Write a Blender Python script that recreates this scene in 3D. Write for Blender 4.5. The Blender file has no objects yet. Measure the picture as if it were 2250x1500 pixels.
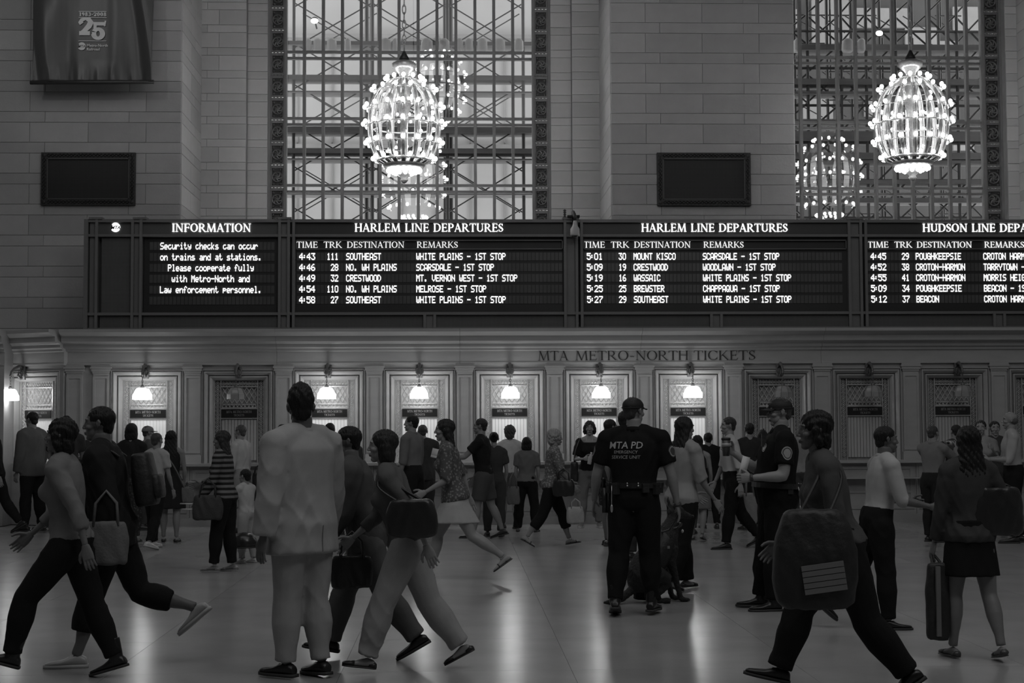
import bpy, math, random
import numpy as np
from mathutils import Vector, Matrix, noise
from mathutils.bvhtree import BVHTree
random.seed(7)
rng = np.random.RandomState(5)
PI = math.pi
R = math.radians
scene = bpy.context.scene
COL = scene.collection

# ------------------------------------------------------------------ camera
YAW, PITCH, ROLL, F = 0.03628, 0.05387, -0.004327, 3400.0
EYE = Vector((0.0, 0.0, 1.6))
fwd = Vector((math.sin(YAW) * math.cos(PITCH), math.cos(YAW) * math.cos(PITCH), math.sin(PITCH)))
rt = Vector((math.cos(YAW), -math.sin(YAW), 0))
up = rt.cross(fwd)
r2 = rt * math.cos(ROLL) + up * math.sin(ROLL)
u2 = up * math.cos(ROLL) - rt * math.sin(ROLL)
cam_data = bpy.data.cameras.new('camera')
cam = bpy.data.objects.new('camera', cam_data)
COL.objects.link(cam)
cam.matrix_world = Matrix(((r2.x, u2.x, -fwd.x, EYE.x), (r2.y, u2.y, -fwd.y, EYE.y), (r2.z, u2.z, -fwd.z, EYE.z), (0, 0, 0, 1)))
cam_data.sensor_fit = 'HORIZONTAL'
cam_data.sensor_width = 36.0
cam_data.lens = F * 36.0 / 2250.0
cam_data.clip_start = 0.1
cam_data.clip_end = 300
scene.camera = cam

# ------------------------------------------------------------------ light
world = bpy.data.worlds.new('sky')
scene.world = world
world.use_nodes = True
world.node_tree.nodes['Background'].inputs[0].default_value = (1, 1, 1, 1)
world.node_tree.nodes['Background'].inputs[1].default_value = 2.4     # overcast daylight outside the windows

def area_light(name, loc, size, energy, target):
    l = bpy.data.lights.new(name, 'AREA')
    l.shape = 'RECTANGLE'; l.size, l.size_y = size; l.energy = energy
    o = bpy.data.objects.new(name, l); COL.objects.link(o)
    o.location = loc
    d = Vector(target) - Vector(loc)
    o.rotation_euler = d.to_track_quat('-Z', 'Y').to_euler()
    return o
area_light('ambient_fill_overhead', (0, 8.0, 15.5), (18, 14), 620, (0, 15, 0))  # added unseen fill for soft ambient light, no actual fitting
area_light('ambient_fill_rear', (7.0, 2.0, 12.0), (5, 3), 220, (1, 26, 5))  # second added fill from behind the camera, not a fixture
sl = bpy.data.lights.new('banner_spotlight', 'SPOT'); sl.energy = 520; sl.spot_size = R(17); sl.spot_blend = .6; sl.shadow_soft_size = .25
so_ = bpy.data.objects.new('banner_spotlight', sl); COL.objects.link(so_); so_.location = (-10.4, 11.5, 13.2)
so_.rotation_euler = (Vector((-6.4, 26.2, 8.3)) - so_.location).to_track_quat('-Z', 'Y').to_euler()

scene.view_settings.view_transform = 'Standard'
scene.view_settings.look = 'None'
scene.view_settings.gamma = 1.0
scene.view_settings.use_curve_mapping = False
scene.view_settings.exposure = 0.0
scene.cycles.use_denoising = True
scene.cycles.max_bounces = 6
scene.cycles.diffuse_bounces = 3
scene.cycles.glossy_bounces = 3
scene.cycles.transparent_max_bounces = 12
scene.cycles.sample_clamp_indirect = 4.0
scene.cycles.sample_clamp_direct = 0.0
scene.cycles.caustics_reflective = False
scene.cycles.caustics_refractive = False

# ------------------------------------------------------------------ projection helpers (for measuring only)
def ray(px, py):
    return fwd + r2 * ((px - 1125) / F) + u2 * ((750 - py) / F)
def at(px, py, Y):
    d = ray(px, py)
    return EYE + d * (Y / d.y)
def ground(px, py, z=0.0):
    d = ray(px, py)
    return EYE + d * ((z - EYE.z) / d.z)

# ------------------------------------------------------------------ materials
MATS = {}
def M(name, v, rough=0.6, metal=0.0, var=0.08, scale=5.0, bump=0.0, bscale=60.0, rnd=0.0, spec=0.5, coat=0.0, stretch=(1, 1, 1), extra=None):
    if name in MATS:
        return MATS[name]
    m = bpy.data.materials.new(name); MATS[name] = m
    m.use_nodes = True
    nt = m.node_tree; N = nt.nodes; L = nt.links
    b = N['Principled BSDF']
    b.inputs['Roughness'].default_value = rough
    b.inputs['Metallic'].default_value = metal
    b.inputs['Specular IOR Level'].default_value = spec
    b.inputs['Coat Weight'].default_value = coat
    tc = N.new('ShaderNodeTexCoord')
    mp = N.new('ShaderNodeMapping'); mp.inputs['Scale'].default_value = stretch
    L.new(tc.outputs['Object'], mp.inputs['Vector'])
    nz = N.new('ShaderNodeTexNoise'); nz.inputs['Scale'].default_value = scale; nz.inputs['Detail'].default_value = 5
    L.new(mp.outputs[0], nz.inputs['Vector'])
    mr = N.new('ShaderNodeMapRange')
    mr.inputs['From Min'].default_value = 0.25; mr.inputs['From Max'].default_value = 0.75
    mr.inputs['To Min'].default_value = v * (1 - var); mr.inputs['To Max'].default_value = v * (1 + var)
    L.new(nz.outputs['Fac'], mr.inputs['Value'])
    last = mr.outputs[0]
    if rnd:
        oi = N.new('ShaderNodeObjectInfo')
        m2 = N.new('ShaderNodeMapRange'); m2.inputs['To Min'].default_value = 1 - rnd; m2.inputs['To Max'].default_value = 1 + rnd
        L.new(oi.outputs['Random'], m2.inputs['Value'])
        mu = N.new('ShaderNodeMath'); mu.operation = 'MULTIPLY'
        L.new(last, mu.inputs[0]); L.new(m2.outputs[0], mu.inputs[1]); last = mu.outputs[0]
    if extra:
        last = extra(nt, tc, last)
    L.new(last, b.inputs['Base Color'])
    if bump:
        n2 = N.new('ShaderNodeTexNoise'); n2.inputs['Scale'].default_value = bscale; n2.inputs['Detail'].default_value = 4
        L.new(mp.outputs[0], n2.inputs['Vector'])
        bp = N.new('ShaderNodeBump'); bp.inputs['Strength'].default_value = bump; bp.inputs['Distance'].default_value = 0.02
        L.new(n2.outputs['Fac'], bp.inputs['Height']); L.new(bp.outputs[0], b.inputs['Normal'])
    return m
def E(name, v, strength, sample=True):
    if name in MATS:
        return MATS[name]
    m = bpy.data.materials.new(name); MATS[name] = m
    m.use_nodes = True
    b = m.node_tree.nodes['Principled BSDF']
    b.inputs['Base Color'].default_value = (v, v, v, 1)
    b.inputs['Emission Color'].default_value = (1, 1, 1, 1)
    b.inputs['Emission Strength'].default_value = strength
    if not sample:
        m.cycles.emission_sampling = 'NONE'
    return m
def mesh_grid(step, hole=0.02):
    # fine woven-wire screen: wires in relief over dark holes (object coordinates, metres)
    def f(nt, tc, last):
        N = nt.nodes; L = nt.links
        sx = N.new('ShaderNodeSeparateXYZ'); L.new(tc.outputs['Object'], sx.inputs[0])
        outs = []
        for ax in ('X', 'Z'):
            a = N.new('ShaderNodeMath'); a.operation = 'MULTIPLY'; a.inputs[1].default_value = 2 * PI / step
            L.new(sx.outputs[ax], a.inputs[0])
            s = N.new('ShaderNodeMath'); s.operation = 'SINE'; L.new(a.outputs[0], s.inputs[0])
            g = N.new('ShaderNodeMath'); g.operation = 'GREATER_THAN'; g.inputs[1].default_value = 0.45
            L.new(s.outputs[0], g.inputs[0]); outs.append(g)
        mx = N.new('ShaderNodeMath'); mx.operation = 'MAXIMUM'
        L.new(outs[0].outputs[0], mx.inputs[0]); L.new(outs[1].outputs[0], mx.inputs[1])
        ml = N.new('ShaderNodeMapRange'); ml.inputs['To Min'].default_value = hole; ml.inputs['To Max'].default_value = 1
        L.new(mx.outputs[0], ml.inputs['Value'])
        o = N.new('ShaderNodeMath'); o.operation = 'MULTIPLY'
        L.new(last, o.inputs[0]); L.new(ml.outputs[0], o.inputs[1])
        return o.outputs[0]
    return f

stone_block = M('limestone_block', 0.36, 0.75, var=0.07, scale=3, bump=0.15, bscale=25, rnd=0.11, spec=0.25)
stone_wall = M('limestone_joint', 0.30, 0.85, var=0.1)
stone_lit_tone = M('limestone_block_lit_tone', 0.44, 0.75, var=0.06, scale=3, bump=0.15, bscale=25, rnd=0.10, spec=0.25)  # same limestone, chandelier and window light put into a paler base
marble = M('polished_marble', 0.37, 0.28, var=0.08, scale=2.5, stretch=(1, 1, 3), bump=0.03, bscale=8, spec=0.5)
marble_dark = M('counter_marble', 0.33, 0.4, var=0.12, scale=3, bump=0.05, bscale=10)
floor_mat = M('floor_slab_marble', 0.33, 0.21, var=0.12, scale=1.6, rnd=0.06, bump=0.02, bscale=2.0, spec=0.55)
joint_mat = M('floor_joint', 0.20, 0.5)
bronze = M('dark_bronze', 0.13, 0.45, metal=0.25, var=0.2, scale=12, bump=0.3, bscale=40)
bronze_dark = M('black_bronze', 0.016, 0.5, var=0.25, scale=15, bump=0.3)
iron = M('window_iron', 0.16, 0.55, var=0.1, bump=0.1)
board_frame = M('board_frame_paint', 0.135, 0.5, var=0.06, bump=0.05)
board_panel = M('board_panel_paint', 0.075, 0.5, var=0.08)
board_black = M('board_black', 0.010, 0.5, var=0.2)
board_cell = M('board_flap', 0.075, 0.3, var=0.3, scale=2.0)
board_mesh = M('board_wire_mesh', 0.11, 0.6, extra=mesh_grid(0.021, 0.15))
vent_mesh = M('vent_wire_mesh', 0.018, 0.6, extra=mesh_grid(0.0255, 0.05))
letter_lit = E('lit_lettering', 0.9, 1.6, False)
letter_dim = E('lit_heading', 0.8, 0.75, False)
letter_flap = E('lit_flap_text', 0.9, 1.25, False)
letter_dark = M('carved_dark_letter', 0.03, 0.7)
letter_white = M('white_print', 0.80, 0.6)
brass = M('polished_brass', 0.6, 0.25, metal=0.45, var=0.1)
gilt = M('gilded_metal', 0.55, 0.35, metal=0.25, var=0.25, scale=30, bump=0.2, bscale=90)
gilt_cage = M('gilded_cage', 0.33, 0.3, metal=0.4, var=0.3, scale=30)
lamp_glass = E('lit_lamp_glass', 0.9, 14.5)
lamp_off = M('unlit_lamp_glass', 0.30, 0.2, var=0.15)
bulb_mat = E('chandelier_bulb', 0.9, 20.0, False)
black_gloss = M('black_enamel', 0.02, 0.25)
shaded_slat = M('slat_shaded_tone', 0.42, 0.5, var=0.04)  # unlit bays: the dimness is put into a darker slat colour
glow_slat = E('slat_painted_glow', 0.8, 0.17)  # lit bays: emission paints the booth light onto the slats
glow_pane = E('pane_painted_glow', 0.35, 0.10)  # emission stands in for a lit booth; nothing shines behind it
pane_back = M('frosted_pane', 0.30, 0.35, var=0.2, scale=9)
pipe_mat = M('scaffold_pipe', 0.07, 0.5, metal=0.3)
plank_mat = M('scaffold_plank', 0.16, 0.8, var=0.2, scale=6, stretch=(.2, 1, 1), bump=0.2)
facade_mat = M('pale_facade', 0.36, 0.8, var=0.1, scale=0.8, bump=0.05)
facade_dim = M('grey_facade', 0.22, 0.8, var=0.25, scale=0.8, bump=0.05)
tarp_mat = M('white_tarp', 0.50, 0.7, var=0.1, bump=0.3, bscale=12)
rubber = M('black_rubber', 0.015, 0.6)

def glass_material():
    m = bpy.data.materials.new('window_glass')
    m.use_nodes = True
    nt = m.node_tree; nt.nodes.clear()
    out = nt.nodes.new('ShaderNodeOutputMaterial')
    tr = nt.nodes.new('ShaderNodeBsdfTransparent'); tr.inputs[0].default_value = (.93, .93, .93, 1)
    gl = nt.nodes.new('ShaderNodeBsdfGlossy'); gl.inputs['Roughness'].default_value = 0.004
    mix = nt.nodes.new('ShaderNodeMixShader'); mix.inputs[0].default_value = 0.085
    nt.links.new(tr.outputs[0], mix.inputs[1]); nt.links.new(gl.outputs[0], mix.inputs[2])
    nt.links.new(mix.outputs[0], out.inputs[0])
    return m
glass = glass_material()

# ------------------------------------------------------------------ mesh builder
class MB:
    def __init__(s):
        s.v = []; s.f = []; s.m = []
    def add(s, verts, faces, m=0, mat=None):
        b = len(s.v)
        if mat is not None:
            s.v += [tuple(mat @ Vector(p)) for p in verts]
        else:
            s.v += [tuple(p) for p in verts]
        for i, f in enumerate(faces):
            s.f.append([b + k for k in f]); s.m.append(m[i] if isinstance(m, (list, np.ndarray)) else m)
        return s
    def box(s, x0, x1, y0, y1, z0, z1, m=0, mat=None):
        return s.add([(x0, y0, z0), (x1, y0, z0), (x1, y1, z0), (x0, y1, z0), (x0, y0, z1), (x1, y0, z1), (x1, y1, z1), (x0, y1, z1)],
                     [(0, 3, 2, 1), (4, 5, 6, 7), (0, 1, 5, 4), (1, 2, 6, 5), (2, 3, 7, 6), (3, 0, 4, 7)], m, mat)
    def rings(s, rings, m=0, closed=True, cap=True, mat=None):
        n = len(rings[0]); vs = [p for r in rings for p in r]; fs = []
        for i in range(len(rings) - 1):
            for j in range(n if closed else n - 1):
                k = (j + 1) % n
                fs.append((i * n + j, i * n + k, (i + 1) * n + k, (i + 1) * n + j))
        if cap:
            fs.append(tuple(reversed(range(n)))); fs.append(tuple(range((len(rings) - 1) * n, len(rings) * n)))
        return s.add(vs, fs, m, mat)
    def tube(s, pts, r, n=8, m=0, cap=True, ref=None, mat=None):
        pts = [Vector(p) for p in pts]; rr = r if isinstance(r, (list, tuple)) else [r] * len(pts)
        out = []; x = None
        for i, p in enumerate(pts):
            d = (pts[min(i + 1, len(pts) - 1)] - pts[max(i - 1, 0)])
            if d.length < 1e-9: d = Vector((0, 0, 1))
            d.normalize()
            if x is None:
                a = Vector(ref) if ref else (Vector((0, 0, 1)) if abs(d.z) < .8 else Vector((0, 1, 0)))
                x = a.cross(d)
            else: x = x - d * x.dot(d)
            if x.length < 1e-6: x = Vector((1, 0, 0)).cross(d)
            x.normalize(); y = d.cross(x)
            ra, rb = rr[i] if isinstance(rr[i], (tuple, list)) else (rr[i], rr[i])
            out.append([p + x * (ra * math.cos(2 * PI * k / n)) + y * (rb * math.sin(2 * PI * k / n)) for k in range(n)])
        return s.rings(out, m, True, cap, mat)
    def lathe(s, prof, n=16, c=(0, 0, 0), m=0, sx=1, sy=1, ph=0, cap=True, mat=None):
        c = Vector(c)
        return s.rings([[c + Vector((r * sx * math.cos(2 * PI * k / n + ph), r * sy * math.sin(2 * PI * k / n + ph), z)) for k in range(n)] for r, z in prof], m, True, cap, mat)
    def ball(s, c, r, n=10, k=6, m=0, mat=None):
        r = (r, r, r) if not isinstance(r, (tuple, list)) else r
        c = Vector(c); rg = []
        for i in range(k + 1):
            t = PI * (i + (0.02 if i == 0 else (-0.02 if i == k else 0))) / k
            rg.append([c + Vector((r[0] * math.sin(t) * math.cos(2 * PI * j / n), r[1] * math.sin(t) * math.sin(2 * PI * j / n), -r[2] * math.cos(t))) for j in range(n)])
        return s.rings(rg, m, True, True, mat)
    def prism(s, pts, y0, y1, m=0, mat=None):      # pts in (x, z), extruded along y
        return s.rings([[(x, y0, z) for x, z in pts], [(x, y1, z) for x, z in pts]], m, True, True, mat)
    def mesh(s, name, mats, smooth=False):
        me = bpy.data.meshes.new(name)
        me.from_pydata([tuple(v) for v in s.v], [], s.f)
        for m in (mats if isinstance(mats, (list, tuple)) else [mats]):
            me.materials.append(m)
        if any(s.m):
            me.polygons.foreach_set('material_index', s.m)
        if smooth:
            me.polygons.foreach_set('use_smooth', [True] * len(me.polygons))
        me.update()
        return me
    def build(s, name, mats, parent=None, smooth=False, origin=None, local=False):
        if origin is None:
            origin = Vector((0, 0, 0))
            if parent is not None and not local:
                p = parent
                while p is not None:
                    origin = origin + p.location; p = p.parent
        else:
            origin = Vector(origin)
        if origin.length > 0:
            s.v = [(v[0] - origin.x, v[1] - origin.y, v[2] - origin.z) for v in s.v]
        me = s.mesh(name, mats, smooth)
        return obj(name, me, parent, None if parent is not None else origin)

def obj(name, me, parent=None, loc=None):
    o = bpy.data.objects.new(name, me)
    COL.objects.link(o)
    if loc is not None: o.location = loc
    if parent is not None: o.parent = parent
    return o
def tag(o, label=None, cat=None, group=None, kind=None):
    if label: o['label'] = label
    if cat: o['category'] = cat
    if group: o['group'] = group
    if kind: o['kind'] = kind
    return o
def empty(name, loc, label=None, cat=None, group=None, kind=None, rz=0.0):
    o = bpy.data.objects.new(name, None); COL.objects.link(o)
    o.location = loc; o.rotation_euler = (0, 0, rz); o.empty_display_size = 0.1
    return tag(o, label, cat, group, kind)
def copy_tree(o, parent=None):
    c = o.copy(); COL.objects.link(c)
    if parent is not None: c.parent = parent
    for ch in list(o.children): copy_tree(ch, c)
    return c

# ------------------------------------------------------------------ lettering
GT = {}
def ribbon(pts, ws):
    # ribbon polygon quads along a centre line with widths
    q = []; L = []
    for i, p in enumerate(pts):
        a = pts[max(i - 1, 0)]; b = pts[min(i + 1, len(pts) - 1)]
        dx, dy = b[0] - a[0], b[1] - a[1]; l = math.hypot(dx, dy) or 1
        nx, ny = -dy / l, dx / l; w = ws[i] / 2
        L.append(((p[0] + nx * w, p[1] + ny * w), (p[0] - nx * w, p[1] - ny * w)))
    for i in range(len(L) - 1):
        q.append([L[i][1], L[i + 1][1], L[i + 1][0], L[i][0]])
    return q
def arc(cx, cy, rx, ry, a0, a1, T, t, n=14):
    q = []; prev = None
    for i in range(n + 1):
        a = R(a0 + (a1 - a0) * i / n); c, s_ = math.cos(a), math.sin(a)
        o = (cx + rx * c, cy + ry * s_); inn = (cx + (rx - T) * c, cy + (ry - t) * s_)
        if prev: q.append([prev[1], prev[0], o, inn])
        prev = (o, inn)
    return q
def rect(x0, x1, y0, y1): return [[(x0, y0), (x1, y0), (x1, y1), (x0, y1)]]
def quadl(x0, y0, x1, y1, w):  # slanted stroke with horizontal ends, width w horizontally
    return [[(x0 - w / 2, y0), (x0 + w / 2, y0), (x1 + w / 2, y1), (x1 - w / 2, y1)]]
def glyph(ch, T, t):
    s = T * 0.75 + .02; h = t
    def foot(x, y0=0): return rect(x - s, x + s, 0, h * .9)
    def head(x): return rect(x - s, x + s, 1 - h * .9, 1)
    def stem(x): return rect(x - T / 2, x + T / 2, 0, 1)
    x = s
    if ch == ' ': return [], .36
    if ch == '-': return rect(.05, .37, .34, .34 + t * 1.6), .42
    if ch == '.': return rect(.04, .04 + T, 0, T), .22
    if ch == 'I': return stem(x) + foot(x) + head(x), 2 * s
    if ch == 'H': return stem(x) + stem(x + .56) + foot(x) + head(x) + foot(x + .56) + head(x + .56) + rect(x, x + .56, .48, .48 + t), .56 + 2 * s
    if ch == 'E': return stem(x) + foot(x) + head(x) + rect(x, x + .46, 0, t) + rect(x, x + .36, .48, .48 + t) + rect(x, x + .42, 1 - t, 1) + quadl(x + .44, 0, x + .48, .2, t) + quadl(x + .41, 1, x + .43, .8, t) + rect(x + .33, x + .33 + t, .4, .62), .5 + s
    if ch == 'F': return stem(x) + foot(x) + head(x) + rect(x, x + .36, .48, .48 + t) + rect(x, x + .44, 1 - t, 1) + quadl(x + .42, 1, x + .45, .79, t) + rect(x + .33, x + .33 + t, .4, .62), .46 + s
    if ch == 'L': return stem(x) + foot(x) + head(x) + rect(x, x + .46, 0, t) + quadl(x + .43, 0, x + .47, .24, t), .5 + s
    if ch == 'T': return stem(.34) + foot(.34) + rect(0, .68, 1 - t, 1) + quadl(.02, 1, 0, .78, t) + quadl(.66, 1, .68, .78, t), .69
    if ch == 'D': return stem(x) + foot(x) + rect(x - s, x + .25, 0, t) + rect(x - s, x + .25, 1 - t, 1) + arc(x + .24, .5, .44, .5, -90, 90, T * 1.05, t), x + .69
    if ch == 'P': return stem(x) + foot(x) + rect(x - s, x + .22, 1 - t, 1) + rect(x, x + .22, .44, .44 + t) + arc(x + .2, .72, .31, .28, -90, 90, T, t), x + .52
    if ch == 'R': return stem(x) + foot(x) + rect(x - s, x + .22, 1 - t, 1) + rect(x, x + .22, .46, .46 + t) + arc(x + .2, .73, .3, .27, -90, 90, T, t) + quadl(x + .58, 0, x + .2, .49, T) + rect(x + .5, x + .72, 0, h * .7), x + .66
    if ch == 'K': return stem(x) + foot(x) + head(x) + quadl(x + .08, .42, x + .52, 1, t * 1.1) + quadl(x + .62, 0, x + .18, .56, T) + rect(x + .42, x + .62, 1 - h * .8, 1) + rect(x + .5, x + .74, 0, h * .8), x + .68
    if ch == 'N': return rect(x - t / 2, x + t / 2, 0, 1) + rect(x + .6 - t / 2, x + .6 + t / 2, 0, 1) + quadl(x + .6, 0, x - .01, 1, T) + foot(x) + rect(x - s, x, 1 - h * .8, 1) + head(x + .6), x + .6 + s
    if ch == 'M': return quadl(x - .02, 0, x + .06, 1, t) + quadl(x + .06, 1, x + .38, 0, T) + quadl(x + .38, 0, x + .7, 1, t) + quadl(x + .79, 0, x + .71, 1, T) + foot(x - .02) + foot(x + .79) + rect(x - .06, x + .08, 1 - h * .8, 1) + rect(x + .68, x + .84, 1 - h * .8, 1), x + .79 + s
    if ch == 'A': return quadl(.06, 0, .36, 1, t) + quadl(.66, 0, .35, 1, T) + rect(.16, .58, .3, .3 + t) + rect(-.02, .16, 0, h * .8) + rect(.54, .8, 0, h * .8), .76
    if ch == 'V': return quadl(.34, 0, .08, 1, T) + quadl(.37, 0, .64, 1, t) + rect(-.03, .2, 1 - h * .8, 1) + rect(.54, .74, 1 - h * .8, 1), .7
    if ch == 'U': return rect(x - T / 2, x + T / 2, .3, 1) + rect(x + .52 - t / 2, x + .52 + t / 2, .3, 1) + arc(x + .26, .32, .26 + T / 2, .33, 180, 360, T * .9, t * 1.3) + head(x) + head(x + .52), x + .52 + s
    if ch == 'O': return arc(.42, .5, .42, .515, 0, 360, T * 1.05, t, 26), .84
    if ch == 'C': return arc(.42, .5, .42, .515, 42, 318, T * 1.05, t, 22) + rect(.7, .7 + t, .7, .95) + rect(.7, .7 + t, .06, .28), .77
    if ch == 'G': return arc(.42, .5, .42, .515, 42, 318, T * 1.05, t, 22) + rect(.7, .7 + t, .7, .95) + rect(.66, .66 + T, .08, .44) + rect(.6, .86, .4, .44), .86
    if ch == 'S':
        P = [(.44, .76), (.4, .9), (.26, .975), (.12, .9), (.07, .76), (.13, .62), (.27, .5), (.42, .38), (.48, .25), (.41, .09), (.25, .02), (.1, .09), (.04, .26)]
        W = [t * .8, t, t, t * 1.4, T * .9, T, T * 1.15, T, T * .9, t * 1.3, t, t, t * .8]
        return ribbon(P, W) + rect(.42, .42 + t, .72, .97) + rect(.03, .03 + t, .03, .28), .53
    if ch == 'Y': return rect(.33 - T / 2, .33 + T / 2, 0, .45) + quadl(.33, .42, .08, 1, T) + quadl(.34, .42, .6, 1, t) + foot(.33) + rect(-.03, .2, 1 - h * .8, 1) + rect(.5, .7, 1 - h * .8, 1), .67
    if ch == '1': return stem(.28) + foot(.28) + quadl(.12, .84, .26, 1, t * 1.5), .5
    if ch == '0': return arc(.3, .5, .3, .51, 0, 360, T, t, 22), .62
    if ch == '3': return arc(.27, .74, .26, .27, -80, 160, T, t) + arc(.27, .27, .3, .28, -160, 85, T, t), .6
    if ch == '8': return arc(.3, .75, .25, .26, 0, 360, T * .9, t, 18) + arc(.3, .26, .3, .27, 0, 360, T, t, 18), .62
    if ch == '9': return arc(.3, .7, .29, .3, 0, 360, T, t, 18) + arc(.25, .5, .34, .5, -80, 30, T, t), .62
    if ch == '2':
        P = [(.1, .68), (.06, .8), (.14, .93), (.3, .96), (.46, .9), (.5, .72), (.42, .5), (.22, .26), (.08, .1)]
        return ribbon(P, [T * 1.3, T, T * .6, t, T * .7, T, T * .9, T * .6, T * .5]) + rect(.05, .56, 0, T * .95), .62
    if ch == '5':
        return rect(.1, .52, 1 - T, 1) + quadl(.13, .52, .16, 1, T * .7) + arc(.28, .3, .3, .32, -150, 140, T * 1.2, t * 1.4) + rect(.02, .02 + T, .12, .3), .62
    return rect(.05, .5, 0, 1), .6
def serif(mb, text, x0, x1, zb, cap, y, T=.15, t=.055, m=0, thick=.006, gap=.09):
    gl = [glyph(c, T, t) for c in text]
    tot = sum(a for _, a in gl) + gap * (len(gl) - 1)
    sc = (x1 - x0) / tot if x1 is not None else cap
    x = 0
    for q, a in gl:
        for n_, poly in enumerate(q):
            mb.prism([(x0 + (x + px) * sc, zb + pz * cap) for px, pz in poly], y - thick - (n_ % 9) * .00015, y, m)
        x += a + gap
    return x0 + x * sc
FONT5 = {'-': '0808080808', '.': '0060600000', '0': '3E4141413E', '1': '00427F4000', '2': '4261514946', '3': '2141454B31', '4': '1814127F10', '5': '2745454539',
 '6': '3C4A494930', '7': '0171090503', '8': '3649494936', '9': '064949291E', ':': '0036360000', 'A': '7E1111117E', 'B': '7F49494936', 'C': '3E41414122', 'D': '7F4141221C',
 'E': '7F49494941', 'F': '7F09090901', 'G': '3E4149497A', 'H': '7F0808087F', 'I': '00417F4100', 'J': '2040413F01', 'K': '7F08142241', 'L': '7F40404040', 'M': '7F020C027F',
 'N': '7F0408107F', 'O': '3E4141413E', 'P': '7F09090906', 'Q': '3E4151215E', 'R': '7F09192946', 'S': '4649494931', 'T': '01017F0101', 'U': '3F4040403F', 'V': '1F2040201F',
 'W': '3F4038403F', 'X': '6314081463', 'Y': '0708700807', 'Z': '6151494543', 'a': '2054545478', 'c': '3844444420', 'd': '384444487F', 'e': '3854545418', 'f': '087E090102',
 'h': '7F08040478', 'i': '00447D4000', 'k': '7F10284400', 'l': '00417F4000', 'm': '7C04180478', 'n': '7C08040478', 'o': '3844444438', 'p': '7C14141408', 'r': '7C08040408',
 's': '4854545420', 't': '043F444020', 'u': '3C4040207C', 'w': '3C4030403C', 'y': '0C5050503C', ' ': '0000000000', 'b': '7F48444438', 'g': '0C5252523E', 'v': '1C2040201C'}
def pixtext(mb, text, x, zc, pitch, height, y, m=0):
    pw = pitch / 5.75; ph = height / 7.0
    for i, c in enumerate(text):
        bs = bytes.fromhex(FONT5.get(c, '7F4141417F'))
        for k, col in enumerate(bs):
            r = 0
            while r < 7:
                if col >> r & 1:
                    e = r
                    while e < 7 and col >> e & 1: e += 1
                    xa = x + i * pitch + k * pw; zt = zc + height / 2 - r * ph; zb = zc + height / 2 - e * ph
                    mb.box(xa - pw * .08, xa + pw * 1.08, y - .004, y, zb - ph * .06, zt + ph * .06, m)
                    r = e
                else: r += 1
def sans(mb, text, size, mat, m=0, shear=0.0, bold=0.0, extrude=0.001, align='CENTER'):
    cu = bpy.data.curves.new('t', 'FONT'); cu.body = text; cu.size = size; cu.align_x = align; cu.shear = shear; cu.offset = bold; cu.extrude = extrude
    cu.resolution_u = 2
    ob = bpy.data.objects.new('t', cu)
    me = ob.to_mesh()
    mb.add([v.co.copy() for v in me.vertices], [tuple(p.vertices) for p in me.polygons], m, mat)
    ob.to_mesh_clear(); bpy.data.objects.remove(ob); bpy.data.curves.remove(cu)
# ================================================================== SETTING
YT = 25.5            # face of the ticket wall (pilasters)
YB = 25.25           # face of the departure boards
YP = 26.6            # face of the big stone piers
YW = 28.6            # face of the stone beside the windows
YG = 28.95           # window glass
ZC = 3.17            # top of the ticket cornice
def X(px, Y, py=600): return at(px, py, Y).x
def Z(py, Y, px=1100): return at(px, py, Y).z

# floor ------------------------------------------------------------
mb = MB(); mb.box(-13.5, 13.5, -6, 29.5, -.25, -.012)
floor = tag(mb.build('floor', joint_mat), kind='structure')
slab_me = MB().box(-.7488, .7488, -.7488, .7488, -.012, 0).mesh('floor_slab', floor_mat)
for i in range(13):
    for j in range(14):
        x = -9.0 + i * 1.5; y = 24.45 - j * 1.5
        if abs(x) > 2.6 + y * .36: continue
        obj('floor_slab', slab_me, floor, (x, y, 0))
mb = MB()
for (a, b, c, d) in ((-13.4, -9.8, -5.9, 25.19), (9.8, 13.4, -5.9, 25.19), (-9.74, 9.74, -5.9, 4.2)):
    mb.box(a, b, c, d, -.012, -.001)
mb.build('outer_floor_slab', floor_mat, floor)

# shell ------------------------------------------------------------
tag(MB().box(-13.8, -13.5, -6, 27, 0, 20).build('wall_left', stone_wall), kind='structure')
tag(MB().box(13.5, 13.8, -6, 27, 0, 20).build('wall_right', stone_wall), kind='structure')
tag(MB().box(-13.8, 13.8, -6.3, -6, 0, 20).build('wall_rear', stone_wall), kind='structure')
tag(MB().box(-13.8, 13.8, -6.3, 29.8, 20, 20.3).build('ceiling', stone_wall), kind='structure')

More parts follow.
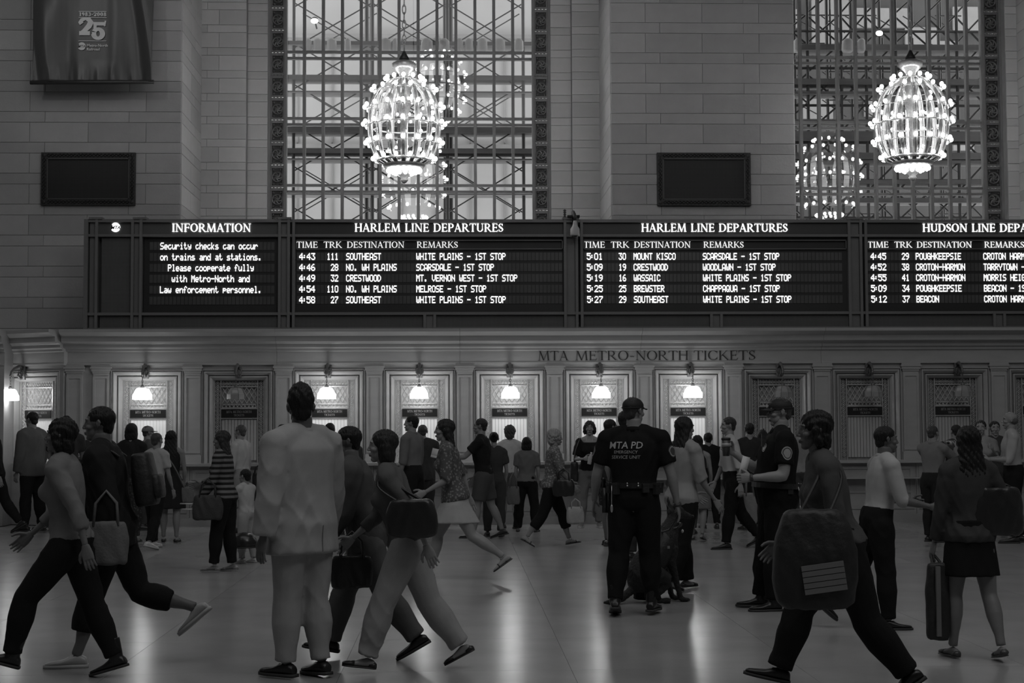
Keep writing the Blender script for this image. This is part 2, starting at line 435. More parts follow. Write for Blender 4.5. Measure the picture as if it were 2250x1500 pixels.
# stone piers -----------------------------------------------------
pitchP = Z(115.2, YP) - Z(181.8, YP)
BLK = {}
def block(parent, x0, x1, z0, z1, y, mat, axis='y', yy=None):
    w, h = round(x1 - x0 - .005, 3), round(z1 - z0 - .005, 3)
    if w < .03 or h < .02: return
    k = (w, h, mat.name, axis)
    if k not in BLK:
        b = MB()
        b.rings([[(-w/2, .0, -h/2), (w/2, .0, -h/2), (w/2, .0, h/2), (-w/2, .0, h/2)],
                 [(-w/2, -.014, -h/2), (w/2, -.014, -h/2), (w/2, -.014, h/2), (-w/2, -.014, h/2)],
                 [(-w/2 + .004, -.018, -h/2 + .004), (w/2 - .004, -.018, -h/2 + .004), (w/2 - .004, -.018, h/2 - .004), (-w/2 + .004, -.018, h/2 - .004)]])
        BLK[k] = b.mesh('stone_block', mat)
    o = obj('stone_block', BLK[k], parent)
    if axis == 'y':
        o.location = ((x0 + x1) / 2 - parent.location.x, y - parent.location.y, (z0 + z1) / 2 - parent.location.z)
    else:
        o.location = (y - parent.location.x, (x0 + x1) / 2 - parent.location.y, (z0 + z1) / 2 - parent.location.z)
        o.rotation_euler = (0, 0, R(90 if axis == 'x+' else -90))
def coursed(parent, x0, x1, z0, z1, y, zref, ht, hs, tall_j, short_j, mat, axis='y'):
    # alternate tall and short courses; zref = bottom of one tall course
    n = math.floor((z0 - zref) / (ht + hs)) - 1
    z = zref + n * (ht + hs)
    while z < z1:
        for (h, js) in ((ht, tall_j), (hs, short_j)):
            a, b = max(z, z0), min(z + h, z1)
            if b - a > .03:
                xs = [x0] + [j for j in js if x0 + .12 < j < x1 - .12] + [x1]
                for k in range(len(xs) - 1): block(parent, xs[k], xs[k + 1], a, b, y, mat, axis)
            z += h
ZTOP = 10.3
def pier(name, x0, x1, tj, sj, lside, rside):
    o = MB().box(x0, x1, YP, YG + 1.2, 0, 20).build(name, stone_wall)
    tag(o, kind='structure')
    zr = Z(181.6, YP)      # bottom of a tall course at px y 137..181
    coursed(o, x0, x1, 3.05, ZTOP, YP, zr, .346, pitchP - .346, tj, sj, stone_block)
    for side, xx, ax in ((lside, x0, 'x-'), (rside, x1, 'x+')):
        if side: coursed(o, YP, YW, 3.6, ZTOP, xx, zr, .346, pitchP - .346, [YP + .9], [YP + 1.3], stone_lit_tone, ax)
    return o
xl1 = X(398, YP, 240)
tj = [xl1 - (398 - p) / 127.8 for p in (-54, 69, 196, 322)]
sj = [xl1 - (398 - p) / 127.8 for p in (-90, 102, 285)]
pier('wall_pier_left', -12.0, xl1, tj, sj, False, True)
xr0 = X(1343, YP, 240); xr1 = X(1744, YP, 240)
tj = [X(p, YP, 240) for p in (1419, 1544, 1669)]
sj = [X(p, YP, 240) for p in (1451, 1635)]
pier('wall_pier_middle', xr0, xr1, tj, sj, True, True)
xq0 = X(2330, YP, 240)
pier('wall_pier_right', xq0, 13.5, [], [], True, False)

# stone beside the windows ----------------------------------------
def reveal_strip(name, x0, x1, y, tj, sj, zr):
    o = tag(MB().box(x0, x1, y, y + .5, 3, 20).build(name, stone_wall), kind='structure')
    coursed(o, x0, x1, 3.5, ZTOP, y, zr, .284, .145, tj, sj, stone_lit_tone)
zrw = Z(54 + 51.1, YW, 500)
w1a, w1b = X(586, YW, 240), X(1211, YW, 240)
w2a, w2b = X(1700, YW, 240), X(2211, YW, 240)
reveal_strip('wall_jamb_left', X(398, YP, 240) - .1, X(541, YW, 240), YW, [X(481, YW, 240)], [X(455, YW, 240)], zrw)
reveal_strip('wall_jamb_left_inner', X(541, YW, 240), w1a, YW + .16, [], [], zrw + .02)
reveal_strip('wall_jamb_middle_inner', w1b, X(1257, YW, 240), YW + .16, [], [], zrw + .02)
reveal_strip('wall_jamb_middle', X(1257, YW, 240), xr0 + .1, YW, [], [], zrw)
reveal_strip('wall_jamb_right', w2b, xq0 + .1, YW, [X(2290, YW, 240)], [], zrw)
# plinth wall under the windows and lintel far above the frame
tag(MB().box(-5.2, 11, YW + .05, YG + .6, 0, 3.4).build('wall_window_sill', stone_wall), kind='structure')
tag(MB().box(-13.5, 13.5, YW - .2, YG + .8, 15.5, 20).build('wall_lintel', stone_wall), kind='structure')

# ------------------------------------------------------------------ tall windows
ZW0, ZW1 = 3.4, 15.5
def rosette_panel(w, h):
    b = MB()
    t = .05
    for (x0, x1, z0, z1) in ((-w/2, -w/2 + .03, -h/2, h/2), (w/2 - .03, w/2, -h/2, h/2), (-w/2 + .03, w/2 - .03, h/2 - .03, h/2), (-w/2 + .03, w/2 - .03, -h/2, -h/2 + .03)):
        b.box(x0, x1, -.03, .0, z0, z1)
    b.box(-w/2 + .03, w/2 - .03, -.004, .0, -h/2 + .03, h/2 - .03, 1)
    r = w * .36
    b.tube([(r * math.cos(a), -.014, r * math.sin(a)) for a in [2 * PI * k / 16 for k in range(17)]], .014, 5, cap=False)
    for k in range(6):            # curling leaves of the rosette
        a = 2 * PI * k / 6
        b.tube([((.02 + r * .8 * s) * math.cos(a + 1.1 * s), -.016, (.02 + r * .8 * s) * math.sin(a + 1.1 * s)) for s in (0, .35, .7, 1)], [.02, .018, .014, .006], 5)
    b.ball((0, -.015, 0), .03, 8, 4)
    for sx in (-1, 1):
        for sz in (-1, 1):
            b.ball((sx * (w/2 - .06), -.012, sz * (h/2 - .06)), .022, 6, 4)
    return b.mesh('cast_panel', [bronze, bronze_dark])
def link_panel(w, h):
    b = MB()
    b.box(-w/2, w/2, -.02, 0, h/2 - .02, h/2); b.box(-w/2, w/2, -.02, 0, -h/2, -h/2 + .02)
    for k in range(4):
        x = -w/2 + w * (k + .5) / 4
        b.tube([(x + .028 * math.cos(a), -.01, .02 * math.sin(a)) for a in [2 * PI * q / 8 for q in range(9)]], .008, 4, cap=False)
    return b.mesh('pierced_link', [bronze])
pane_cache = {}
def big_window(n, x0, x1, side_w, vxs, bars, name_no, left_side=True, right_side=True):
    root = empty('window_%d' % n, (0, YG, 0), kind='structure')
    ztop = 10.2
    sides = []
    if left_side: sides.append((x0, x0 + side_w))
    if right_side: sides.append((x1 - side_w, x1))
    for (a, b) in sides:
        w = b - a - .09
        c = (a + b) / 2
        for e in (a, b - .045):
            MB().box(e, e + .045, YG - .16, YG + .02, ZW0, ztop).build('window_stile', iron, root)
        pm = rosette_panel(w, .385); lm = link_panel(w, .075)
        z = Z(480, YG) - .28
        while z < ztop - .4:
            obj('cast_panel', pm, root, (c, -.1, z + .1925 - 0)); obj('pierced_link', lm, root, (c, -.1, z + .385 + .0375))
            z += .425
    ia = x0 + (side_w if left_side else 0); ib = x1 - (side_w if right_side else 0)
    xs = [ia] + vxs + [ib]
    for v in vxs:
        MB().box(v - .028, v + .028, YG - .075, YG + .03, ZW0, ztop).build('mullion', iron, root)
    zz = [ZW0]
    for (pa, pb) in bars:
        for pz in (pa, pb):
            z = Z(pz, YG, 900)
            MB().box(ia, ib, YG - .05, YG + .02, z - .024, z + .024).build('transom', iron, root)
            zz.append(z)
    zz.append(ztop); zz.sort()
    for i in range(len(xs) - 1):
        for j in range(len(zz) - 1):
            k = (round(xs[i + 1] - xs[i], 3), round(zz[j + 1] - zz[j], 3))
            if k not in pane_cache:
                pane_cache[k] = MB().add([(-k[0]/2, 0, -k[1]/2), (k[0]/2, 0, -k[1]/2), (k[0]/2, 0, k[1]/2), (-k[0]/2, 0, k[1]/2)], [(0, 1, 2, 3)]).mesh('pane', glass)
            obj('pane', pane_cache[k], root, ((xs[i] + xs[i + 1]) / 2, 0, (zz[j] + zz[j + 1]) / 2))
    # dark upper glazing continues above the picture
    MB().box(x0, x1, YG - .03, YG + .03, ztop, ZW1).build('upper_glazing', bronze_dark, root)
    return root
vx = [X(p, YG, 240) for p in (669, 710.5, 752.5, 794, 835.5, 877, 919, 960.5, 1002, 1044, 1085.5, 1127)]
big_window(1, w1a, w1b, X(627, YW, 240) - w1a, vx, [(116, 130), (261.5, 275), (408, 422)], 1)
vx2 = [X(p, YG, 240) for p in (1717, 1758.5, 1798.5, 1840, 1880.5, 1921.5, 1962, 2002, 2043, 2083.5, 2124)]
big_window(2, w2a, w2b, w2b - X(2168, YW, 240), vx2, [(123, 136), (267, 280), (413, 426)], 2, left_side=False)

# ------------------------------------------------------------------ ticket wall
tw = MB()
S = 1.4824; BX0 = -5.046
bays = [BX0 + i * S for i in range(11)]
OW = .41                               # half width of the grille opening
XL = X(141, YT, 900)
# wall with openings (built from solid pieces between the openings)
prev = XL
for c in bays:
    tw.box(prev, c - .575, YT, YT + .5, 1.0, 2.63); prev = c + .575
    tw.box(c - .575, c + .575, YT, YT + .5, 2.515, 2.63)
tw.box(prev, 13.4, YT, YT + .5, 1.0, 2.63)
tw.box(XL, 13.4, YT + .0, YP + .02, 2.6, ZC)      # solid behind the entablature
tw.box(XL, 13.4, YT + .35, YT + .6, 0, 2.63)
wall_t = tag(tw.build('wall_ticket', marble), kind='structure')
prof = [(YT + .0, 2.60), (YT - .06, 2.60), (YT - .06, 2.632), (YT - .05, 2.64), (YT - .05, 2.815), (YT - .09, 2.83), (YT - .09, 2.862), (YT - .14, 2.885), (YT - .14, 2.935),
        (YT - .17, 2.955), (YT - .255, 2.975), (YT - .255, 3.06), (YT - .30, 3.075), (YT - .36, 3.10), (YT - .40, 3.12), (YT - .40, ZC), (YT + .3, ZC)]
def extrude_x(prof, x0, x1, name, mat, parent=None, mat4=None):
    b = MB(); b.rings([[(x0, y, z) for y, z in prof], [(x1, y, z) for y, z in prof]], 0, True, True, mat4)
    return b.build(name, mat, parent)
xa = XL
for k, xb in enumerate([X(610, YT), X(1010, YT), X(1405, YT), X(1800, YT), 13.4]):   # cornice stones
    o = extrude_x(prof, xa, xb - .004, 'trim_%d' % (k + 1), marble); tag(o, kind='structure'); xa = xb
b = MB()
zb = Z(791, YT - .05, 1400)
x = serif(b, 'MTA', X(1181, YT), X(1247, YT), zb, .155, YT - .052, .12, .035)
serif(b, 'METRO-NORTH', X(1263, YT), X(1509, YT), zb, .155, YT - .052, .12, .035)
serif(b, 'TICKETS', X(1522, YT), X(1656, YT), zb, .155, YT - .052, .12, .035)
tag(b.build('trim_lettering', letter_dark), kind='structure')

# pilasters
def pilaster_mesh(w):
    b = MB(); h = w / 2
    b.box(-h, h, -.05, 0, 1.0, 1.13)
    b.box(-h + .02, h - .02, -.035, 0, 1.13, 2.47)
    for (x0, x1, z0, z1) in ((-h + .02, -h + .055, 1.16, 2.42), (h - .055, h - .02, 1.16, 2.42), (-h + .055, h - .055, 1.16, 1.195), (-h + .055, h - .055, 2.385, 2.42)):
        b.box(x0, x1, -.05, -.03, z0, z1)
    for (e, z0, z1) in ((.0, 2.47, 2.50), (.015, 2.50, 2.545), (.03, 2.545, 2.575), (.02, 2.575, 2.60)):
        b.box(-h - e + .01, h + e - .01, -.05 - e, 0, z0, z1)
    return b.mesh('pilaster', marble)
pm = pilaster_mesh(.30)
for i in range(len(bays) + 1):
    x = BX0 + (i - .5) * S
    o = obj('trim_pilaster', pm, None, (x, YT, 0)); tag(o, kind='structure')

# counter front below the windows
cm = MB()
def counter():
    root = empty('ticket_counter', (2.0, 25.2, 0), 'long dark marble counter base running under all the ticket windows', 'counter')
    xa = XL
    edges = [XL] + [BX0 + (i + .5) * S for i in range(11)]
    MB().box(XL, 13.4, 25.16, YT + .3, .965, 1.0).build('counter_top', marble, root)
    MB().box(XL, 13.4, 25.12, 25.35, .955, .985).build('counter_nosing', marble, root)
    for i in range(len(edges) - 1):
        a, b = edges[i] + .003, edges[i + 1] - .003
        m = MB(); m.box(a, b, 25.26, 25.5, .12, .955)
        for (x0, x1, z0, z1) in ((a + .04, a + .10, .2, .9), (b - .10, b - .04, .2, .9), (a + .1, b - .1, .85, .9), (a + .1, b - .1, .2, .25), (a + .1, b - .1, .46, .50)):
            m.box(x0, x1, 25.245, 25.262, z0, z1)
        m.build('front_panel', marble_dark, root)
    m = MB().box(XL, 13.4, 25.2, 25.5, 0, .12); m.build('plinth', marble_dark, root)
    for c in bays:
        m = MB(); m.box(c - S / 2 + .01, c + S / 2 - .01, 25.02, 25.26, .70, .722)
        for s in (-.45, .45):
            m.prism([(c + s - .015, .70), (c + s + .015, .70), (c + s + .015, .58), (c + s - .015, .58)], 25.18, 25.26)
        m.build('parcel_shelf', marble, root)
counter()

# ------------------------------------------------------------------ ticket windows
def u_sweep(prof, W, zt, zb, name, mat, parent):
    b = MB(); rg = []
    for d, y in prof: rg.append([(-W + d, y, zb), (-W + d, y, zt - d), (W - d, y, zt - d), (W - d, y, zb)])
    b.rings(rg, 0, closed=False, cap=False)
    return b.build(name, mat, parent, local=True)
def make_ticket_window(on):
    root = empty('ticket_window', (0, 0, 0))
    W, zt, zb = .58, 2.52, 1.0
    u_sweep([(0, 0.01), (0, -.03), (.010, -.03), (.012, .02), (.022, .02), (.024, -.028), (.045, -.03), (.085, .02)], W, zt, zb, 'outer_architrave', marble, root)
    u_sweep([(.085, .02), (.087, .06), (.100, .06), (.102, .015), (.118, .01), (.14, .035), (.165, .075), (.17, .13)], W, zt, zb, 'inner_architrave', marble, root)
    MB().box(-.42, .42, .16, .19, 1.0, 2.36).build('back_screen', glow_pane if on else pane_back, root, local=True)
    b = MB()                                   # cast scroll border around the opening
    def scroll(p0, p1, wid, n):
        p0 = Vector(p0); p1 = Vector(p1); d = p1 - p0; nrm = Vector((-d.z, 0, d.x)).normalized()
        for ph in (0, PI):
            b.tube([p0 + d * (k / n) + nrm * (wid * math.sin(ph + k * PI / 2)) for k in range(n + 1)], .0065, 4)
        for k in range(1, n, 2):
            b.ball(p0 + d * (k / n), (.012, .006, .012), 6, 4)
    scroll((-.355, .13, 1.05), (-.355, .13, 2.33), .036, 40)
    scroll((.355, .13, 1.05), (.355, .13, 2.33), .036, 40)
    scroll((-.29, .13, 2.295), (.29, .13, 2.295), .036, 22)
    b.build('scroll_border', gilt, root, local=True)
    for x in (-.402, -.302, .302, .402):
        MB().box(x - .007, x + .007, .105, .15, 1.0, 2.36).build('brass_bar', brass, root, local=True)
    for z in (2.248, 1.888, 1.728):
        MB().box(-.295, .295, .10, .15, z - .009, z + .009).build('brass_rail', brass, root, local=True)
    b = MB()                                   # lattice with small arches under it
    n = 7; w = .28; z0, z1 = 1.975, 2.235
    for k in range(-5, n + 1):
        for s in (1, -1):
            xa = -w + k * 2 * w / n; pts = []
            za, zb_ = z0, z1; xb = xa + (z1 - z0) * .62
            if s < 0: xa, xb = -xa, -xb
            t0, t1 = 0.0, 1.0
            dx = xb - xa
            for lim, sg in ((-w, 1), (w, -1)):
                pass
            ts = sorted([(-w - xa) / dx, (w - xa) / dx]); t0 = max(0, ts[0]); t1 = min(1, ts[1])
            if t1 - t0 > .03:
                b.tube([(xa + dx * t0, .125, za + (zb_ - za) * t0), (xa + dx * t1, .125, za + (zb_ - za) * t1)], .0055, 4)
    b.build('lattice_panel', gilt, root, local=True)
    b = MB()
    b.box(-.28, .28, .12, .135, 1.955, 1.965); b.box(-.28, .28, .12, .135, 1.90, 1.91)
    for k in range(9):
        c = -.28 + .56 * (k + .5) / 9
        b.tube([(c + .027 * math.cos(a), .125, 1.91 + .042 * math.sin(a)) for a in [PI * q / 6 for q in range(7)]], .006, 4)
    b.build('arcade_strip', gilt, root, local=True)
    sg = MB().box(-.29, .29, .085, .10, 1.742, 1.872).build('name_sign', black_gloss, root, local=True)
    b = MB()
    serif(b, 'MTA METRO-NORTH', -.205, .205, 1.815, .040, .084, .13, .06, thick=.002)
    serif(b, 'TICKETS', -.085, .085, 1.762, .034, .084, .13, .06, thick=.002)
    b.build('sign_lettering', M('sign_print', .34, .5), sg, local=True)
    sm = MB().box(-.0225, .0225, -.008, .008, -.335, .335).mesh('slat', glow_slat if on else shaded_slat)
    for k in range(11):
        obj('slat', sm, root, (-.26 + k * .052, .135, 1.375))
    return root
ordinal = ['behind the queue at far left, lamp lit, nearest the corner', 'unlit, first dark one from the left', 'lit, behind the big man in the pale suit', 'lit, behind the man in a grey shirt looking left',
           'lit, middle one, woman in white top waiting at it', 'lit, behind the woman in the black top', 'lit, last lit one on the right', 'unlit, behind the officer in profile', 'unlit, second dark one right of the lit row',
           'unlit, near the long haired woman in the foreground', 'unlit, cut by the right edge of the picture']
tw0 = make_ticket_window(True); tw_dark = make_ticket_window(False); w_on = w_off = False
lit = [1, 0, 1, 1, 1, 1, 1, 0, 0, 0, 0]
lamp_dx = [-.03, .01, -.03, 0, 0, 0, .045, .05, .06, .08, .08]
def make_lamp(on):
    root = empty('window_lamp', (0, 0, 0))
    b = MB()                                    # ornate bracket
    b.box(-.05, .05, -.03, .0, 2.38, 2.60)
    b.tube([(0, -.02, 2.58), (0, -.10, 2.60), (0, -.20, 2.56), (0, -.27, 2.50), (0, -.29, 2.44), (0, -.25, 2.40)], [.03, .028, .022, .018, .014, .01], 6)
    b.tube([(0, -.02, 2.42), (0, -.08, 2.40), (0, -.13, 2.45), (0, -.10, 2.50), (0, -.06, 2.48)], [.022, .018, .014, .012, .008], 6)
    for s in (-1, 1):
        b.tube([(0, -.03, 2.55), (s * .05, -.05, 2.53), (s * .06, -.05, 2.47), (s * .03, -.05, 2.43), (0, -.05, 2.41)], [.014, .013, .011, .009, .006], 5)
    b.ball((0, -.29, 2.44), .02, 8, 5)
    b.build('bracket', bronze, root, True, local=True)
    b = MB()
    for k in range(4):
        zc = 2.415 - k * .045
        rx, ry = (.013, .002) if k % 2 else (.002, .013)
        b.tube([(rx * 6 * .16 * math.cos(a) * 6 if k % 2 == 0 else 0, -.285 + (.013 * math.cos(a) if k % 2 else 0), zc + .028 * math.sin(a)) for a in [2 * PI * q / 8 for q in range(9)]], .005, 4, cap=False)
    b.build('chain', bronze, root, True, local=True)
    b = MB(); b.lathe([(.012, 2.27), (.03, 2.255), (.035, 2.23), (.05, 2.215)], 8, (0, -.285, 0)); b.build('lamp_cap', bronze, root, local=True)
    b = MB()
    P = [(.06, 2.222), (.095, 2.212), (.12, 2.18), (.14, 2.135), (.157, 2.115), (.16, 2.035)]
    b.lathe(P, 8, (0, -.285, 0), 0, 1, .8, PI / 8, cap=True)
    b.build('lamp_shade', lamp_glass if on else lamp_off, root, local=True)
    b = MB()
    for k in range(8):
        a = 2 * PI * k / 8 + PI / 8
        b.tube([((r + .003) * math.cos(a), -.285 + (r + .003) * .8 * math.sin(a), z) for r, z in P], .0035, 4)
    b.build('shade_rib', bronze, root, local=True)
    return root
lamp_on = make_lamp(True); lamp_dark = make_lamp(False)
lamp_name = ['lit glass lamp over the ticket window at far left', 'unlit glass lamp over the first dark ticket window from left', 'lit glass lamp beside the head of the man in the pale suit', 'lit glass lamp above the man in a grey shirt looking left',
             'lit glass lamp over the middle ticket window', 'lit glass lamp above the woman in the black top', 'lit glass lamp right of the first officer, last lit one', 'unlit glass lamp above the cap of the officer in profile',
             'unlit glass lamp second right of the lit row', 'unlit glass lamp over the window near the long haired woman', 'unlit glass lamp over the window at the right edge']
u_on = u_off = False
for i, c in enumerate(bays):
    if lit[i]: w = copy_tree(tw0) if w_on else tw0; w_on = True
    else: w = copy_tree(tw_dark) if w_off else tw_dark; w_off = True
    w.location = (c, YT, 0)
    tag(w, 'gilt grilled ticket window in marble frame, ' + ordinal[i], 'ticket window', 'ticket windows along the wall')
    if lit[i]:
        l = lamp_on if not u_on else copy_tree(lamp_on); u_on = True
    else:
        l = lamp_dark if not u_off else copy_tree(lamp_dark); u_off = True
    l.location = (c + lamp_dx[i] * .5, YT - .03, 0)
    tag(l, lamp_name[i], 'lamp', 'bracket lamps over the ticket windows')

# angled end bay at the far left
ang = R(-30)
p_r = Vector((XL, YT - .05, 0)); dirx = Vector((math.cos(R(30)), -math.sin(R(30)), 0))    # towards the camera on the right
wlen = 1.16
p_l = p_r - dirx * (wlen + .14)
cA = (p_r + p_l) / 2
mA = Matrix.Translation(cA) @ Matrix.Rotation(-R(30), 4, 'Z')
hw = (p_r - p_l).length / 2
b = MB()
b.box(-hw - .05, -.575, 0, .4, 1.0, 2.63, mat=mA); b.box(.575, hw, 0, .4, 1.0, 2.63, mat=mA); b.box(-.575, .575, 0, .4, 2.515, 2.63, mat=mA)
b.box(-hw - .1, hw, -.04, .5, 0, 1.0, mat=mA); b.box(-hw - .7, hw, 0.0, 1.2, 2.59, 3.12, mat=mA); b.box(-hw, hw, .35, .5, 0, 2.7, mat=mA)
tag(b.build('wall_end_bay', marble), kind='structure')
prA = [(y - YT, z) for y, z in prof]
o = extrude_x(prA, -hw - .7, hw + .05, 'trim_7', marble, None, mA); tag(o, kind='structure')
w = copy_tree(tw0); w.location = cA; w.rotation_euler = (0, 0, -R(30))
tag(w, 'gilt grilled ticket window set in the slanting end wall at far left', 'ticket window', 'ticket windows along the wall')
l = copy_tree(lamp_on); l.location = mA @ Vector((-.20, -.04, 0))
l.rotation_euler = (0, 0, -R(30))
tag(l, 'lit glass lamp hanging at the left edge of the picture', 'lamp', 'bracket lamps over the ticket windows')
xe = X(10, YT, 900)
o = obj('trim_pilaster', pm, None, (X(164, YT, 900), YT, 0)); tag(o, kind='structure')
b = MB(); b.box(-13.4, xe, YT - .045, YT + 1.6, 0, 2.62); b.box(-13.4, xe + .003, YT + .01, YP + .02, 2.6, ZC - .02); b.box(-13.4, xe - .3, YT - .2, YT, 0, 1.0)
tag(b.build('wall_end_pier', marble), kind='structure')
o = extrude_x(prof, -13.4, xe + .006, 'trim_8', marble); tag(o, kind='structure')
tag(MB().box(-9.6, XL + .05, YT + .55, YP + .05, 2.55, ZC - .05).build('wall_end_fill', marble), kind='structure')
# ================================================================== DEPARTURE BOARDS
def bx(px): return at(px, 600, YB).x
def bz(py): return at(1100, py, YB).z
BZ0, BZ1 = bz(723), bz(482)
H1, H2 = bz(517), bz(688)         # rails
RWS = [562.2, 586.0, 609.7, 633.5, 657.3]
def rail(root, px0, px1, z, h=.042, name='frame_rail', y=YB):
    MB().box(bx(px0), bx(px1), y, y + .1, z - h / 2, z + h / 2).build(name, board_frame, root)
def post(root, px, w=.045, name='frame_post', z0=None, z1=None, y=YB):
    x = bx(px); MB().box(x - w / 2, x + w / 2, y - .012, y + .1, z0 if z0 is not None else BZ0, z1 if z1 is not None else BZ1).build(name, board_frame, root)
def backing(root, px0, px1):
    MB().box(bx(px0), bx(px1), YB + .16, YB + .34, BZ0, BZ1 - .0).build('cabinet', board_panel, root)
def cells(root, px0, px1, rows, pitch, zc_off=0):
    for r in rows:
        b = MB(); x = bx(px0); p = pitch / 134.6; zc = bz(r)
        n = int(round((px1 - px0) / pitch))
        for k in range(n):
            b.box(x + k * p + .004, x + (k + 1) * p - .004, YB + .075, YB + .085, zc - .066, zc + .066)
        tag(b.build('flap_cell', board_cell, root), kind='stuff')
def lower_mesh(root, px0, px1):
    MB().box(bx(px0), bx(px1), YB + .06, YB + .08, BZ0 + .03, H2 - .025).build('wire_mesh', board_mesh, root)
def titles(root, text, px0, px1, pyb, cap_px, mat, name, T=.16, t=.06, y=YB + .05):
    b = MB(); serif(b, text, bx(px0), bx(px1), bz(pyb), cap_px / 134.6, y, T, t, thick=.012)
    return b.build(name, mat, root)
def board(x0, x1, label, title, tx, heads, rows, cols, cx, mid, first=False):
    root = empty('departure_board', (bx((x0 + x1) / 2), YB + .3, BZ0), label, 'departure board', 'departure boards over the ticket wall')
    backing(root, x0, x1)
    for z, h in ((BZ1 - .022, .05), (H1, .042), (H2, .045), (BZ0 + .018, .036)): rail(root, x0, x1, z, h)
    post(root, x0 + 4.5); post(root, x1 - 32); post(root, x1 - 6.5)
    post(root, x1 - 19, .14, 'recess_panel', y=YB + .06)
    MB().box(bx(x0 + 7), bx(x1 - 35), YB + .055, YB + .09, H1, BZ1 - .04).build('header_panel', M('board_header', .03, .45), root)
    MB().box(bx(x0 + 7), bx(x1 - 35), YB + .085, YB + .15, H2, H1).build('display_panel', board_black, root)
    # heading box with its thin frame
    a, c, d, e = bx(x0 + 9), bx(x1 - 37), bz(526.5), bz(547)
    b = MB(); w = .012
    b.box(a, c, YB + .03, YB + .06, d - w, d); b.box(a, c, YB + .03, YB + .06, e, e + w); b.box(a, a + w, YB + .03, YB + .06, e, d); b.box(c - w, c, YB + .03, YB + .06, e, d)
    b.build('heading_frame', board_frame, root)
    titles(root, title, tx[0], tx[1], 508.0, 18.0, letter_lit, 'title_lettering')
    for (t_, a_, b_) in heads: titles(root, t_, a_, b_, 543.2, 13.6, letter_dim, 'column_heading', .15, .06, YB + .06)
    cells(root, cx[0], cx[1], RWS, 8.62)
    for r, row in zip(RWS, rows):
        b = MB()
        for t_, px_, al in zip(row, cols, 'LRLL'):
            p = 8.62 / 134.6
            if al == 'R': px_ = px_ - len(t_) * 8.62
            if ':' in t_:
                h_, m_ = t_.split(':')
                pixtext(b, h_, bx(px_), bz(r), .073, .112, YB + .07); pixtext(b, ':', bx(px_) + .066, bz(r), .05, .07, YB + .07)
                pixtext(b, m_, bx(px_) + .122, bz(r), .073, .112, YB + .07)
            else: pixtext(b, t_, bx(px_), bz(r), p, .112, YB + .07)
        tag(b.build('train_row_text', letter_flap, root), kind='stuff')
    for m0 in mid:
        post(root, m0, .045, 'lower_post', BZ0, H2); post(root, m0 + 22, .045, 'lower_post', BZ0, H2)
        post(root, m0 + 11, .12, 'recess_panel', BZ0, H2, y=YB + .05)
    lower_mesh(root, x0 + 7, mid[0] - 3); lower_mesh(root, mid[0] + 25, x1 - 35)
    MB().box(bx(x1 - 35) - .02, bx(x1 - 4) + .02, YB - .02, YB + .2, BZ1, BZ1 + .035).build('post_cap', board_frame, root)
    return root
HD = lambda a: [('TIME', a[0], a[1]), ('TRK', a[2], a[3]), ('DESTINATION', a[4], a[5]), ('REMARKS', a[6], a[7])]
# information board
root = empty('information_board', (bx(400), YB + .3, BZ0), 'dark framed information board with a security message, left end of the row', 'information board')
backing(root, 186, 640)
MB().box(bx(184), bx(193), YB - .02, YB + .3, BZ0, BZ1).build('end_post', board_frame, root)
for z, h in ((BZ1 - .022, .05), (H1, .042), (H2, .045), (BZ0 + .018, .036)): rail(root, 186, 640, z, h)
for p_ in (211.5, 290.5, 309, 614, 634): post(root, p_)
for p_, w in ((202, .1), (300, .1), (624, .12)): post(root, p_, w, 'recess_panel', y=YB + .06)
MB().box(bx(214), bx(288), YB + .055, YB + .09, H1, BZ1 - .04).build('logo_panel', board_panel, root)
MB().box(bx(312), bx(611), YB + .055, YB + .09, H1, BZ1 - .04).build('header_panel', board_panel, root)
MB().box(bx(314), bx(609), YB + .085, YB + .15, H2, H1).build('display_panel', board_black, root)
MB().box(bx(221), bx(285), YB + .06, YB + .08, H2 + .02, H1 - .03).build('wire_mesh', board_mesh, root)
lower_mesh(root, 218, 286); lower_mesh(root, 314, 609)
b = MB()
lc = Vector((bx(251.5), YB + .05, bz(498.8))); rr = .077
pts = [(rr * math.cos(R(a)), rr * math.sin(R(a))) for a in range(-150, 141, 12)]
pts.append((-.62 * rr, .35 * rr)); pts.append((-.45 * rr, -.2 * rr))
b.rings([[(lc.x + x, lc.y, lc.z + z) for x, z in pts], [(lc.x + x, lc.y - .01, lc.z + z) for x, z in pts]])
lg = b.build('round_logo', letter_lit, root)
b = MB(); sans(b, 'MTA', .075, Matrix.Translation((lc.x, lc.y - .013, lc.z - .03)) @ Matrix.Rotation(R(90), 4, 'X'), 0, .25, .002); b.build('logo_lettering', board_black, lg)
titles(root, 'INFORMATION', 376.5, 550, 508.3, 18.0, letter_lit, 'title_lettering')
IR = [539.2, 563.2, 586.9, 610.7, 634.6, 658.5]
cells(root, 326, 600, IR, 8.56)
for r, px_, t_ in zip(IR, (350, 350, 367.2, 375.7, 350), ('Security checks can occur', 'on trains and at stations.', 'Please cooperate fully', 'with Metro-North and', 'Law enforcement personnel.')):
    b = MB(); pixtext(b, t_, bx(px_), bz(r), 8.56 / 134.6, .112, YB + .07); tag(b.build('message_row_text', letter_flap, root), kind='stuff')
for p_ in (208, 305, 624): MB().box(bx(p_ - 14), bx(p_ + 16), YB - .02, YB + .2, BZ1, BZ1 + .035).build('post_cap', board_frame, root)

